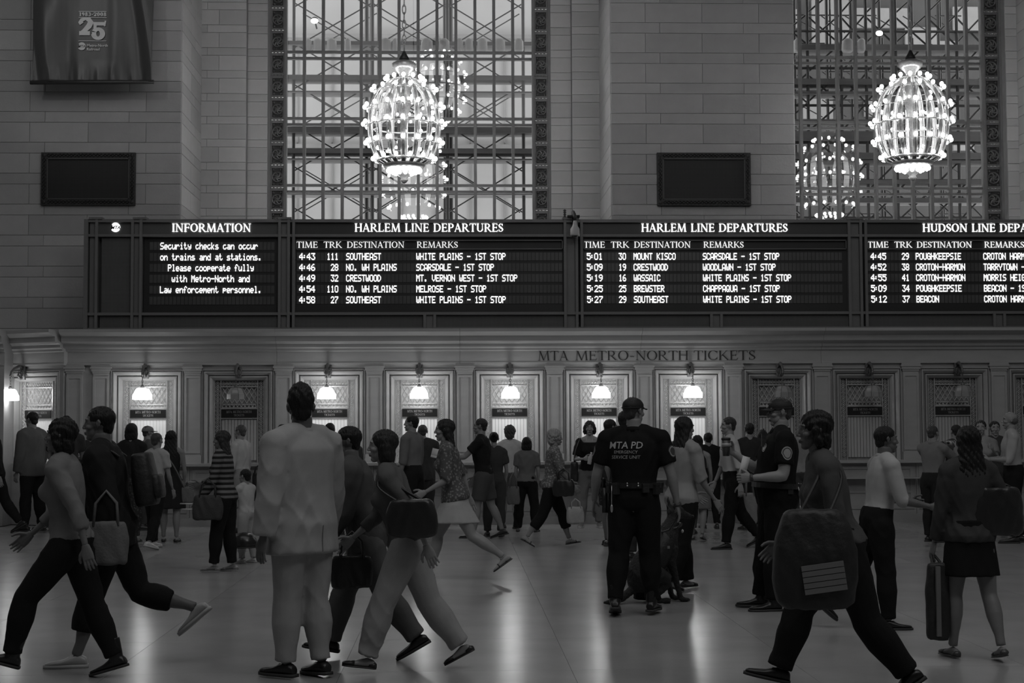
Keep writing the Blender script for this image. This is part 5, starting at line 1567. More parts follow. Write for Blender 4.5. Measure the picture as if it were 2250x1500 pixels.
def box_thing(name, label, cat, parts, loc, rot=(0, 0, 0)):
    root = empty(name, loc, label, cat); root.rotation_euler = rot
    for nm, fn, m in parts:
        b = MB(); fn(b); b.build(nm, m, root, True, local=True)
    return root
def decal(info_obj, build_fn, mat, origin, xdir, zdir, out, name, parent):
    """lettering laid on a garment: plane coordinates projected on its surface (all in the person's local frame)"""
    me = info_obj.data
    bv = BVHTree.FromPolygons([v.co.copy() for v in me.vertices], [tuple(p.vertices) for p in me.polygons])
    b = MB(); build_fn(b); nv = []
    for (x, y, z) in b.v:
        p = origin + xdir * x + zdir * z
        hit = bv.ray_cast(p + out * .5, -out)
        q = hit[0] if hit[0] is not None else p
        nv.append(tuple(q + out * (.003 - y)))
    b.v = nv
    return b.build(name, mat, parent, local=True)
# ================================================================== THE CROWD
WALK = dict(lean=5, legL=(24, 2, 8, -8), legR=(-20, 2, 16, 28), armL=(-22, 8, 14, 0), armR=(22, 8, 24, 4))
WALK2 = dict(lean=5, legR=(24, 2, 8, -8), legL=(-20, 2, 16, 28), armR=(-22, 8, 14, 0), armL=(22, 8, 24, 4))
STEP = dict(lean=4, legL=(12, 2, 4, 0), legR=(-12, 2, 12, 14), armL=(-10, 8, 12, 0), armR=(12, 8, 20, 4))
STEP2 = dict(lean=4, legR=(12, 2, 4, 0), legL=(-12, 2, 12, 14), armR=(-10, 8, 12, 0), armL=(12, 8, 20, 4))
STAND = dict(lean=2)
ATWIN = dict(lean=7, armL=(28, 8, 70, 14), armR=(28, 8, 70, 14))
def mk(pose, **k):
    d = dict(pose); d.update(k); return d
G = 'travellers crossing the concourse'; Q = 'people waiting at the ticket windows'
# --- left side
person('person in black cut by the left edge of the picture, striding left', -14, 1172, 925, 90, 'm', WALK, top_=('jacket', .015), bottom=('trousers', .015), hair=('short', .01), group=G)
pA = person('woman in pale grey top and black trousers striding left, front left', 152, 1493, 922, 86, 'f', dict(lean=6, legL=(38, 2, 24, -16), legR=(-17, 2, 6, 16), armL=(-26, 8, 16, 0), armR=(25, 8, 30, 4), head=(0, -4)), top_=('knit', .17), bottom=('trousers', .012), shoes=('boot', .015), hair=('wavy', .012), skin=.16, group=G)
pB = person('person in black jacket with backpack, cropped trousers and white sneakers, front left', 246, 1460, 895, 90, 'm', dict(lean=8, legL=(16, 2, 2, 0), legR=(-22, 2, 52, 40), armL=(-10, 8, 30, 0), armR=(20, 8, 50, 4)), top_=('jacket', .018), bottom=('capri', .015), shoes=('sneaker', .38), hair=('short', .01), skin=.14, group=G)
backpack(pB, 'bulging black backpack on the person front left', nylon)
person('man in grey jacket and dark trousers at the far left window', 70, 1166, 906, 62, 'm', STAND, top_=('jacket', .11), bottom=('trousers', .015), hair=('short', .012), group=Q)
person('dark haired person in dark top beside the man in grey jacket, far left', 142, 1174, 914, 10, 'm', ATWIN, top_=('tee', .04), bottom=('trousers', .03), hair=('short', .012), group=Q)
person('woman with pinned up dark hair queueing at left, in charcoal top', 197, 1162, 938, 5, 'f', STAND, top_=('knit', .04), bottom=('trousers', .02), hair=('bun', .012), group=Q)
person('woman in black with speckled trousers, back turned, behind the pale shirt', 286, 1190, 931, -8, 'f', STAND, top_=('knit', .02), bottom=('trousers', .06, 'print'), shoes=('flat', .02), hair=('bob', .012), group=Q)
person('man in grey baseball cap looking right at the left window', 320, 1164, 936, -62, 'm', STAND, top_=('tee', .10), bottom=('trousers', .05), hair=('cap', .20, .05), group=Q)
person('short person in white shirt, black trousers and white trainers in queue', 338, 1206, 952, -28, 'f', STEP, top_=('tee', .36), bottom=('trousers', .012), shoes=('sneaker', .5), hair=('short', .06), group=Q)
pD = person('woman in black pinafore dress seen from behind, strap across back', 374, 1190, 947, 0, 'f', STAND, top_=('tank', .02), bottom=('dress', .02), skirt_len=.30, shoes=('flat', .012), hair=('long', .015), skin=.20, group=Q)
# --- mid left
pE = person('long haired woman in dark striped top and black trousers walking left', 494, 1256, 947, 78, 'f', dict(lean=4, legL=(10, 2, 6, 0), legR=(-2, 2, 4, 4), armL=(14, 8, 26, 0), armR=(30, 8, 50, 0)), top_=('cardigan', .16, 'stripe'), bottom=('trousers', .012), shoes=('flat', .2), hair=('long', .03), skin=.16, group=G)
pF = person('grey haired man in white shirt looking left at the first dark window', 530, 1172, 934, 66, 'm', STAND, top_=('shirt', .42), bottom=('trousers', .24), hair=('short', .08), group=Q)
pG = person('small child in white t-shirt and pale trousers with side stripe', 542, 1236, 1034, 58, 'm', dict(lean=4, armL=(30, 8, 40, 10), armR=(30, 8, 40, 10)), top_=('tee', .42), bottom=('trousers', .34), shoes=('sneaker', .5), hair=('short', .012), child=True, group=G)
pH = person('tall man in pale suit with high dark hair, front centre left', 664, 1488, 856, 48, 'm', dict(lean=1, legL=(5, 0, 3, 0), legR=(-3, 0, 4, 4), armL=(-4, 12, 10, 0), armR=(6, 12, 14, 0), head=(-34, 0), wide=1.12), top_=('suit', .34), bottom=('trousers', .33), shoes=('dress', .012), hair=('tallafro', .012), skin=.12, group=G)
person('young man looking towards the camera beside the suit man\'s shoulder', 621, 1164, 933, 150, 'm', STAND, top_=('tee', .30), bottom=('trousers', .05), hair=('short', .012), group=Q)
person('dark haired person at the window just behind the suit man\'s back', 722, 1166, 930, -10, 'm', ATWIN, top_=('tee', .08), bottom=('trousers', .04), hair=('short', .012), group=Q)
person('woman with dark bob waiting right of the suit man', 766, 1174, 944, 12, 'f', STAND, top_=('knit', .05), bottom=('trousers', .04), hair=('bob', .012), group=Q)
pI = person('man in charcoal jacket and grey trousers striding left, centre left', 806, 1446, 938, 90, 'm', mk(WALK2, lean=12), top_=('jacket', .075), bottom=('wide', .10), shoes=('dress', .012), hair=('short', .012), skin=.13, group=G)
pJ = person('woman in grey top and pale wide trousers hurrying left, two tone shoes', 896, 1474, 946, 88, 'f', mk(WALK, lean=15, armR=(34, 8, 30, 0)), top_=('knit', .10), bottom=('wide', .30), shoes=('flat', .02), hair=('bob', .02), skin=.26, group=G)
pK = person('man in grey rolled sleeve shirt looking left, black trousers', 908, 1184, 913, 62, 'm', mk(STAND, head=(16, -4)), top_=('rolled', .15), bottom=('trousers', .015), hair=('short', .012), group=Q)
person('person in dark jacket with pale collar at the window behind grey shirt man', 930, 1162, 934, 8, 'm', ATWIN, top_=('jacket', .04), bottom=('trousers', .03), hair=('short', .05), group=Q)
pL = person('long haired woman in print blouse and short pale skirt striding left', 1000, 1272, 922, 88, 'f', mk(WALK2, lean=9, legR=(26, 2, 12, -6), legL=(-26, 2, 30, 34), armL=(10, 8, 60, 0)), top_=('blouse', .17, 'print'), bottom=('skirt', .40), skirt_len=.36, flare=.015, shoes=('sandal', .03), hair=('long', .02), skin=.26, group=G)
pM = person('man in black t-shirt with a paper in his hand moving left', 1064, 1184, 920, 78, 'm', mk(STEP, armL=(48, 8, 46, 0)), top_=('tee', .015), bottom=('shorts', .07), shoes=('dress', .03), hair=('short', .03), skin=.22, group=G)
person('person with dark pinned hair between black t-shirt man and middle window', 1086, 1178, 950, 0, 'f', STAND, top_=('tee', .05), bottom=('trousers', .05), hair=('bun', .012), group=Q)
pN = person('woman with curly hair in white top at the middle ticket window', 1120, 1160, 936, -10, 'f', ATWIN, top_=('tee', .46), bottom=('shorts', .12), shoes=('sneaker', .1), hair=('curly', .07), group=Q)
pO = person('woman with black bob in grey t-shirt and black trousers, back turned', 1158, 1168, 961, -12, 'f', mk(STAND, legL=(2, 8, 2, 0), legR=(-2, 8, 2, 0)), top_=('tee', .13), bottom=('flared', .012), shoes=('flat', .03), hair=('bob', .012), group=Q)
pP = person('older woman with white curls and print blouse walking right', 1212, 1202, 945, -88, 'f', mk(WALK, armL=(16, 8, 40, 0)), top_=('blouse', .22, 'print'), bottom=('capri', .012), shoes=('sandal', .015), hair=('curly', .34), skin=.22, group=G)
pQ = person('woman in black scoop neck top and jeans facing the camera', 1297, 1158, 926, 176, 'f', dict(lean=-2, legL=(2, 5, 2, 0), legR=(3, 5, 4, 0), armL=(10, 16, 82, 38), armR=(10, 16, 82, 38)), top_=('tee', .012), neck=.803, sleeve=.42, bottom=('trousers', .15), shoes=('sneaker', .2), hair=('wavy', .02), skin=.27, handL='grip', handR='grip', group=Q)
# --- the two officers and the people around them
person('person in patterned shorts just left of the first officer', 1340, 1198, 922, -62, 'm', STAND, top_=('tee', .03), bottom=('shorts', .07, 'print'), shoes=('sneaker', .03), hair=('short', .012), skin=.2, group=G)
person('dark haired person right behind the shoulder of the first officer', 1374, 1228, 904, -30, 'm', STAND, top_=('tee', .02), bottom=('trousers', .03), hair=('short', .012), group=G)
o1 = person('police officer seen from behind in black uniform and baseball cap', 1396, 1350, 874, -14, 'm', dict(lean=1, legL=(-6, 5, 10, 14), legR=(3, 4, 3, 0), armL=(6, 17, 22, 0), armR=(2, 15, 16, 0), head=(-30, 0), wide=1.16), top_=('uniform', .011), bottom=('trousers', .010), shoes=('boot', .010), hair=('cap', .012, .05), belt=True, skin=.26)
person('long haired woman in floating pale blouse and black flared trousers', 1500, 1297, 917, -58, 'f', mk(STEP, armL=(14, 8, 40, 20), armR=(10, 12, 30, 0)), top_=('blouse', .27), bottom=('flared', .011), top_from=.46, shoes=('flat', .012), hair=('long', .02), skin=.22, group=G)
person('woman in grey skirt and dark heels behind the woman in pale blouse', 1534, 1187, 957, -18, 'f', STEP, top_=('tank', .03), bottom=('skirt', .16), skirt_len=.30, shoes=('heel', .015), hair=('long', .012), group=Q)
person('man in black at the last lit window', 1560, 1160, 951, 4, 'm', ATWIN, top_=('jacket', .012), bottom=('trousers', .015), hair=('short', .012), group=Q)
person('balding man with grey fringe in white shirt at the last lit window', 1508, 1172, 932, -12, 'm', ATWIN, top_=('shirt', .45), bottom=('trousers', .05), hair=('balding', .25), group=Q)
pR_ = person('man in white shirt and black trousers walking left between the officers', 1612, 1205, 917, 92, 'm', mk(STEP, legL=(10, 2, 2, 0), legR=(-16, 2, 22, 26)), top_=('rolled', .45), bottom=('trousers', .010), shoes=('dress', .012), hair=('short', .03), group=G)
person('dark haired man in dark clothes between white shirt man and second officer', 1650, 1164, 930, 6, 'm', STAND, top_=('tee', .03), bottom=('trousers', .02), hair=('short', .012), group=Q)
person('dark haired woman half hidden in front of the second officer\'s chin', 1678, 1160, 945, -6, 'f', STAND, top_=('knit', .05), bottom=('trousers', .03), hair=('bob', .012), group=Q)
o2 = person('heavy police officer in profile facing left, black uniform and cap', 1712, 1338, 876, 88, 'm', dict(lean=-3, legL=(6, 3, 2, 0), legR=(12, 3, 5, 0), armL=(2, 12, 82, 8), armR=(26, 8, 96, 6), head=(0, 2), wide=1.24, belly=.030), top_=('uniform', .011), bottom=('trousers', .010), shoes=('boot', .010), hair=('cap', .012, .06), belt=True, skin=.26, handL='grip', handR='grip')
pS = person('grey curly haired woman in pale top behind the second officer\'s back', 1772, 1170, 925, -24, 'f', STAND, top_=('tee', .22), bottom=('trousers', .05), hair=('curly', .15), group=Q)
# --- right side
pT = person('woman with untidy dark hair and charcoal top striding left, front right', 1856, 1536, 906, 88, 'f', mk(WALK2, lean=13, legR=(34, 2, 14, -12), legL=(-16, 2, 22, 30), armL=(8, 16, 60, 0), armR=(20, 8, 40, 0)), top_=('knit', .075), bottom=('wide', .012), shoes=('dress', .012), hair=('wavy', .012), skin=.13, group=G)
pU = person('man in light shirt and black trousers walking right with a wallet', 1930, 1380, 938, -84, 'm', dict(lean=8, legL=(-18, 2, 34, 40), legR=(5, 2, 3, 0), armL=(22, 10, 68, 4), armR=(20, 10, 66, 0)), top_=('rolled', .40), bottom=('trousers', .012), shoes=('dress', .012), hair=('short', .012), skin=.12, handR='grip', handL='grip', group=G)
pV = person('man in grey shirt holding a small camera up to his face', 2052, 1190, 936, -50, 'm', mk(STAND, armL=(58, 12, 84, 22), armR=(58, 12, 84, 22)), top_=('shirt', .17), bottom=('trousers', .02), hair=('short', .05), group=G, handL='grip', handR='grip')
person('dark haired person half hidden behind the long haired woman', 2106, 1166, 934, 6, 'm', STAND, top_=('tee', .05), bottom=('trousers', .03), hair=('short', .012), group=Q)
pW = person('woman with long black hair, cardigan and short black skirt, back turned', 2136, 1446, 938, 8, 'f', dict(lean=0, legL=(6, 3, 3, 0), legR=(-8, 4, 14, 12), armL=(6, 9, 10, 0), armR=(-6, 26, 66, 22)), top_=('cardigan', .05), bottom=('skirt', .011), skirt_len=.355, flare=.004, shoes=('flat', .05), hair=('long', .010), skin=.17, group=G)
pX = person('woman in pale top raising a phone, behind the long haired woman', 2160, 1184, 924, 158, 'f', mk(STAND, armL=(40, 12, 86, 10), armR=(40, 14, 90, 10)), top_=('tee', .26), bottom=('trousers', .03), hair=('ponytail', .012), group=G, handL='grip', handR='grip')
person('man in dark shirt facing the camera beside the woman with the phone', 2190, 1168, 926, 172, 'm', STAND, top_=('tee', .045), bottom=('trousers', .03), hair=('short', .015), group=G)
pY = person('balding man in white shirt with rolled sleeves at the right edge', 2230, 1192, 905, 78, 'm', mk(STAND, armL=(14, 8, 78, 4), armR=(14, 8, 78, 4)), top_=('rolled', .36), bottom=('trousers', .012), hair=('balding', .10), group=G, handL='grip')

# ------------------------------------------------------------------ details of the officers
def officer_kit(o, i):
    rt_ = o['root']; S_ = o['S']; J = o['J']
    b = MB(); c = o['spine'](.588); w = (.088 * 1.18 + .024) * S_
    for a_, (sx, sy, sz) in (((200, (.05, .03, .08))), ((235, (.05, .035, .09))), ((300, (.055, .035, .07))), ((330, (.06, .035, .09))), ((20, (.05, .035, .08)))):
        p = c + o['rx'] * (w * math.cos(R(a_))) + o['fw'] * (w * .80 * math.sin(R(a_)))
        m4 = Matrix.Translation(p) @ Matrix.Rotation(R(a_ + 90), 4, 'Z')
        b2 = MB(); b2.box(-sx / 2, sx / 2, -sy / 2, sy / 2, -sz * .8, sz * .25, mat=m4); b2.box(-sx / 2 - .003, sx / 2 + .003, -sy / 2 - .003, sy / 2 + .003, sz * .02, sz * .27, mat=m4)
        b2.build('belt_pouch', nylon, rt_, local=True)
    for a_ in (262, 284):
        p = c + o['rx'] * ((w + .012) * math.cos(R(a_))) + o['fw'] * ((w + .012) * .80 * math.sin(R(a_)))
        b = MB(); b.ball(p, .009, 6, 4); b.ball(p + Vector((0, 0, .02)), .007, 6, 4); b.build('belt_stud', M('steel_stud', .6, .25, metal=.8), rt_, True, local=True)
    side = -1 if i == 0 else 1
    p = c + o['rx'] * (side * (w + .02) * 1.0)
    b = MB(); b.box(p.x - .02, p.x + .02, p.y - .045, p.y + .045, p.z - .23, p.z - .02); b.tube([(p.x, p.y, p.z - .03), (p.x + side * .01, p.y - .02, p.z + .05), (p.x + side * .01, p.y - .045, p.z + .055)], [.022, .018, .018], 8); b.build('holster', leather, rt_, True, local=True)
    b = MB(); q = c - o['rx'] * (w * .75) - o['fw'] * (w * .62)
    b.tube([q, q + Vector((0, -.01, -.06)), q + Vector((0, -.012, -.16))], .004, 5); b.ball(q + Vector((0, -.012, -.19)), (.012, .008, .035), 8, 5); b.build('key_ring', M('key_metal', .5, .3, metal=.7), rt_, True, local=True)
    b = MB(); q = J['handL' if i else 'handR'] - J['dL' if i else 'dR'] * .10
    b.tube([q, q + (J['dL' if i else 'dR']) * .022], .034, 12); b.build('wrist_watch', leather_b, rt_, True, local=True)
officer_kit(o1, 0); officer_kit(o2, 1)
def vent_line(b):
    for k in range(10): b.box(-.0025, .0025, -.001, 0, -.16 + k * .018, -.16 + (k + 1) * .018)
decal(pH['top'], vent_line, M('suit_seam', .14, .8), pH['spine'](.515), pH['rx'], pH['u'], -pH['fw'], 'back_vent', pH['top'])
TXT = lambda b, s, size, x, z, bold=0.0, shear=0.0: sans(b, s, size, Matrix.Translation((x, 0, z)) @ Matrix.Rotation(R(90), 4, 'X'), 0, shear, bold, .0008)
S_ = o1['S']
def back_print(b):
    TXT(b, 'MTA PD', .082, 0, .03, .0008, .12); TXT(b, 'EMERGENCY', .036, 0, -.012, .0, .12); TXT(b, 'SERVICE UNIT', .040, 0, -.056, .0, .12)
decal(o1['top'], back_print, M('faded_print', .42, .7), o1['spine'](.745) - o1['rx'] * .055, o1['rx'], o1['u'], -o1['fw'], 'back_lettering', o1['top'])
def patch_build(r=.045):
    def f(b):
        pts = [(r * math.cos(a) * (1 if math.sin(a) > -.2 else .86), r * 1.15 * math.sin(a)) for a in [2 * PI * q / 24 for q in range(24)]]
        n = 6
        for t in range(n):
            s0, s1 = t / n, (t + 1) / n
            for k in range(24):
                a, c = pts[k], pts[(k + 1) % 24]
                b.add([(a[0] * s0, 0, a[1] * s0), (c[0] * s0, 0, c[1] * s0), (c[0] * s1, 0, c[1] * s1), (a[0] * s1, 0, a[1] * s1)], [(0, 3, 2, 1)], 0 if t not in (n - 2,) else 1)
    return f
def patch(o, s, mats, z_fr=.30, outv=None, name='shoulder_patch', org=None, r=.045):
    so, eb = o['J']['s' + s] * o['S'], o['J']['e' + s] * o['S']
    c = so.lerp(eb, z_fr) if org is None else org
    out = outv.normalized(); zd = Vector((0, 0, 1)); zd = (zd - out * zd.dot(out)).normalized(); xd = zd.cross(out) * -1
    me_o = decal(o['top'], patch_build(r), mats, c, xd, zd, out, name, o['top'])
    return me_o
pm1, pm2 = M('patch_grey', .30, .8), M('patch_dark', .05, .8)
patch(o1, 'R', [pm2, pm1], .34, o1['rx'] * 1.0 - o1['fw'] * .55)
patch(o1, 'L', [pm2, pm1], .34, -o1['rx'] * 1.0 - o1['fw'] * .2)
patch(o2, 'L', [pm1, pm2], .36, -o2['rx'] * 1.0 - o2['fw'] * .1, r=.05)
patch(o2, 'R', [pm1, pm2], .36, o2['rx'] * 1.0, r=.05)
patch(o2, 'L', [M('badge_silver', .45, .35, metal=.6), pm2], 0, o2['fw'] * 1.0 - o2['rx'] * .55, 'chest_badge', o2['spine'](.765) - o2['rx'] * .06 + o2['fw'] * .06, r=.032)
b = MB(); b.box(-.017, .017, .0985, .103, .045, .070); cb = b.build('cap_badge', M('cap_badge', .5, .5), o2['root'], local=True); cb.matrix_local = o2['Hh']
b = MB()
for s in (-1, 1):
    b.tube([(s * .030 + .020 * math.cos(a), .086, .010 + .015 * math.sin(a)) for a in [2 * PI * q / 14 for q in range(15)]], .0022, 5, cap=False)
    b.tube([(s * .050, .084, .014), (s * .074, .04, .016), (s * .080, -.01, .016)], .002, 5)
b.tube([(-.010, .088, .012), (.010, .088, .012)], .002, 5)
gl = b.build('glasses', black_gloss, o2['root'], local=True); gl.matrix_local = o2['Hh']
b = MB(); b.box(-.02, .02, -.02, .02, -.055, .055); b.tube([(0, 0, .05), (0, 0, .10)], .005, 6)
q = Matrix.Translation(o2['spine'](.80) + o2['fw'] * (.085 * o2['S']) - o2['rx'] * .085); sp = b.build('shoulder_radio', nylon, o2['root'], local=True); sp.matrix_local = q

# ------------------------------------------------------------------ things held and carried
def hand_w(o, s): return wpos(o, o['J']['hand' + s])
p = hand_w(o2, 'R') + Vector((.005, -.03, -.01))
box_thing('paper_cup', 'dark travel cup in the raised hand of the second officer', 'cup', [('cup_body', lambda b: b.lathe([(.030, -.07), (.036, .0), (.040, .075)], 16), M('cup_dark', .06, .3)), ('cup_band', lambda b: b.lathe([(.0395, .012), (.0415, .045)], 16), M('cup_band', .35, .4)), ('cup_lid', lambda b: b.lathe([(.041, .072), (.043, .08), (.040, .092), (.02, .094)], 16), rubber)], p)
p = hand_w(o2, 'L')
box_thing('folded_papers', 'white folded papers tucked between the second officer\'s hands', 'papers', [('sheet', lambda b: b.box(-.035, .035, -.004, .002, -.02, .19), M('white_paper', .6, .7)), ('folded_sheet', lambda b: b.box(-.028, .030, .004, .008, -.03, .17), M('white_paper', .6, .7))], p + Vector((.01, .05, .0)), (R(6), R(14), R(20)))
p = (hand_w(pQ, 'L') + hand_w(pQ, 'R')) / 2 + Vector((0, -.02, .0))
box_thing('water_bottle', 'small pale bottle held by the woman in the black top', 'bottle', [('bottle_body', lambda b: b.lathe([(.028, -.09), (.031, -.08), (.031, .03), (.016, .065), (.013, .08)], 14), M('bottle_pale', .38, .25)), ('bottle_cap', lambda b: b.lathe([(.015, .08), (.015, .098)], 12), M('white_print', .62, .6))], p, (0, R(12), 0))
b = MB(); q = pQ['hc']; J = pQ['J']
c = pQ['spine'](.84) 
pts = [c + pQ['rx'] * (.05 * math.cos(a)) + pQ['fw'] * (.052 + .035 * (1 - math.cos(a * 1) ** 2) ) - Vector((0, 0, .10 * math.sin(a))) for a in [PI * t / 12 for t in range(13)]]
b.tube(pts, .0025, 5); b.ball(pts[6] - Vector((0, -.006, .012)), .010, 8, 5); b.build('necklace', M('key_metal', .5, .3, metal=.7), pQ['root'], True, local=True)
gw = pQ['gp']; hz = pQ['S']
sh_p = wpos(pQ, pQ['J']['sR'] * pQ['S'] + Vector((.0, .0, .05)))
bl = Vector((gw.x - .25, gw.y - .05, .72))
handbag('shoulder_bag', 'black shoulder bag at the hip of the woman in the black top', bl, .13, .09, .30, R(0), leather, 0, 'bag', strap_to=[bl + Vector((0, 0, .29)), bl + Vector((.02, -.02, .45)), sh_p + Vector((-.03, -.09, -.08)), sh_p + Vector((.02, .0, .02)), sh_p + Vector((-.02, .11, -.10)), bl + Vector((.02, .06, .30))])
# pinafore woman's bag and strap over the back
s1 = wpos(pD, pD['J']['sL'] * pD['S']); hipR = pD['gp'] + Vector((.20, -.02, .74))
handbag('crossbody_bag', 'soft grey crossbody bag at the right hip of the woman in black dress', hipR + Vector((.03, 0, -.20)), .20, .10, .22, 0, M('grey_canvas', .13, .8, bump=.2), 0, 'bag', strap_to=[hipR + Vector((0, -.02, .0)), pD['gp'] + Vector((.10, -.16, 1.0)), pD['gp'] + Vector((-.02, -.155, 1.18)), s1 + Vector((.03, -.08, .0)), s1 + Vector((.05, .02, .06)), s1 + Vector((.06, .1, -.02)), hipR + Vector((.0, .12, .02))])
p = ground(463, 1256) ; p.y = pE['gp'].y - .22; zb = at(463, 1142, p.y).z
handbag('tote_bag', 'dark grey tote bag carried by the woman in the striped top', (p.x, p.y, zb), .34, .14, .27, R(5), M('dark_canvas', .035, .7, bump=.2), .18)
box_thing('magazine', 'white striped papers under the arm of the woman in striped top', 'papers', [('top_sheet', lambda b: b.box(-.13, .10, -.03, .0, .03, .042), M('white_paper', .6, .7)), ('bottom_sheet', lambda b: b.box(-.10, .10, -.035, .0, -.03, -.018), M('white_paper', .6, .7))], hand_w(pE, 'L') + Vector((-.04, -.03, -.02)), (0, 0, R(-20)))
p = at(566, 1100, pF['gp'].y - .1)
handbag('briefcase', 'black bag hanging behind the man in the white shirt', p, .18, .10, .42, 0, leather, .10)
p = at(536, 1200, pG['gp'].y - .26)
helm = empty('helmet', p, 'black round helmet held by the small child', 'helmet')
b = MB(); b.lathe([(.02, .16), (.08, .145), (.125, .09), (.135, .02), (.125, -.01), (.115, -.01), (.12, .02)], 20, (0, 0, 0), 0, 1.15, .95, cap=False); b.build('shell', black_gloss, helm, True, local=True)
b = MB(); b.tube([(.155 * math.cos(a), .128 * math.sin(a), -.005) for a in [2 * PI * q / 24 for q in range(25)]], .01, 6, cap=False); b.build('rim', rubber, helm, True, local=True)
p = at(232, 1240, pB['gp'].y - .34)
handbag('shopping_bag', 'grey soft bag swinging at the side of the backpack wearer', p, .30, .14, .28, R(10), M('grey_canvas', .13, .8, bump=.2), .2)
p = at(773, 1292, pI['gp'].y - .30)
handbag('briefcase', 'black bag in the hand of the striding man in charcoal jacket', p, .30, .10, .22, R(8), leather, .16)
p = at(905, 1180, pJ['gp'].y - .30)
handbag('shoulder_bag', 'black shoulder bag of the woman in pale trousers', p, .34, .13, .24, R(-8), leather, 0, strap_to=[p + Vector((-.08, 0, .22)), wpos(pJ, pJ['J']['sL'] * pJ['S'] + Vector((-.04, .06, -.05))), wpos(pJ, pJ['J']['sL'] * pJ['S'] + Vector((0, .01, .058))), wpos(pJ, pJ['J']['sL'] * pJ['S'] + Vector((-.04, -.06, -.04))), p + Vector((.08, 0.05, .22))])
p = hand_w(pM, 'L')
box_thing('leaflet', 'white leaflet in the hand of the man in black t-shirt', 'papers', [('sheet', lambda b: b.box(-.14, .10, -.003, .003, -.03, .10), M('white_paper', .6, .7)), ('fold', lambda b: b.box(-.14, .10, -.007, -.003, -.03, .0), M('white_paper', .6, .7))], p, (0, R(14), 0))
p = at(1128, 1108, pO['gp'].y - .16)
handbag('tote_bag', 'grey tote bag carried by the woman with the black bob', p, .20, .10, .27, 0, M('grey_canvas', .13, .8, bump=.2), .2)
p = at(1238, 1090, pP['gp'].y - .26)
handbag('handbag', 'shiny black handbag of the older woman with white curls', p, .30, .14, .22, R(-6), leather, .14)
p = at(1264, 1150, pP['gp'].y - .22)
handbag('shopping_bag', 'white shopping bag carried by the older woman with white curls', p, .24, .12, .22, R(10), M('white_plastic', .42, .4, bump=.3), .1)
p = at(1655, 1158, o2['gp'].y - .45)
handbag('shopping_bag', 'pale plastic bag hanging below the second officer\'s hand', at(1648, 1150, pR_['gp'].y + .35), .20, .12, .40, 0, M('pale_plastic', .22, .5, bump=.3), .22)
p = at(1792, 1335, pT['gp'].y - .47)
handbag('shoulder_bag', 'huge black bag with pale striped pocket on the woman front right', p, .48, .26, .54, R(-6), nylon, 0, puff=.8, strap_to=[p + Vector((-.09, 0, .50)), wpos(pT, pT['J']['sL'] * pT['S'] + Vector((-.03, .07, -.06))), wpos(pT, pT['J']['sL'] * pT['S'] + Vector((-.0, .01, .062))), wpos(pT, pT['J']['sL'] * pT['S'] + Vector((-.03, -.07, -.05))), p + Vector((.09, .05, .50))])
bb = empty('luggage_label', p + Vector((.03, -.135, .10)), 'pale ribbed panel strapped across the huge black bag', 'label')
for k in range(5):
    b = MB(); b.box(-.115, .115, -.008, .004, .0 + k * .032, .028 + k * .032); b.build('rib', M('ribbed_panel', .12 if k % 2 else .16, .7), bb, local=True)
bb.rotation_euler = (0, R(-8), R(-6))
p = hand_w(pU, 'R') + Vector((.06, 0, .0))
box_thing('wallet', 'black wallet held out by the man in the light shirt', 'wallet', [('cover', lambda b: b.box(-.07, .07, -.05, .05, -.045, .0), leather), ('flap', lambda b: b.box(-.07, .07, -.05, .05, .003, .025), leather)], p, (0, R(20), 0))
p = (hand_w(pV, 'L') + hand_w(pV, 'R')) / 2
box_thing('compact_camera', 'silver compact camera held up by the man in grey shirt', 'camera', [('camera_body', lambda b: b.box(-.05, .05, -.012, .012, -.03, .03), M('silver_plastic', .4, .3)), ('lens', lambda b: b.lathe([(.02, .0), (.018, .03)], 12, mat=Matrix.Rotation(R(90), 4, 'X')), black_gloss)], p, (0, 0, R(-50)))
p = (hand_w(pX, 'L') + hand_w(pX, 'R')) / 2 + Vector((0, 0, .04))
box_thing('mobile_phone', 'pale phone raised by the woman in the pale top', 'phone', [('phone_body', lambda b: b.box(-.025, .025, -.006, .006, -.05, .05), M('silver_plastic', .4, .3)), ('phone_screen', lambda b: b.box(-.021, .021, .006, .008, -.04, .045), black_gloss)], p, (R(20), R(30), 0))
# bags of the long haired woman front right
p = at(2185, 1176, pW['gp'].y - .02)
handbag('shoulder_bag', 'large black shoulder bag of the long haired woman at right', p, .42, .17, .33, R(6), leather, 0, strap_to=[p + Vector((-.16, -.04, .32)), wpos(pW, pW['J']['sR'] * pW['S'] + Vector((-.03, -.05, .03))), wpos(pW, pW['J']['sR'] * pW['S'] + Vector((-.03, .06, .0))), p + Vector((.15, .06, .32))])
p = at(2062, 1405, pW['gp'].y + .0)
root = handbag('tote_bag', 'tall black tote with pale stripe in the left hand of long haired woman', p, .17, .09, .52, R(0), nylon, 0, strap_to=[p + Vector((-.03, 0, .50)), hand_w(pW, 'L') + Vector((0, 0, .0)), p + Vector((.04, 0, .50))])
b = MB(); b.box(-.026, .004, -.062, -.03, .03, .50); b.build('pale_stripe', M('stripe_grey', .14, .7), root, local=True)

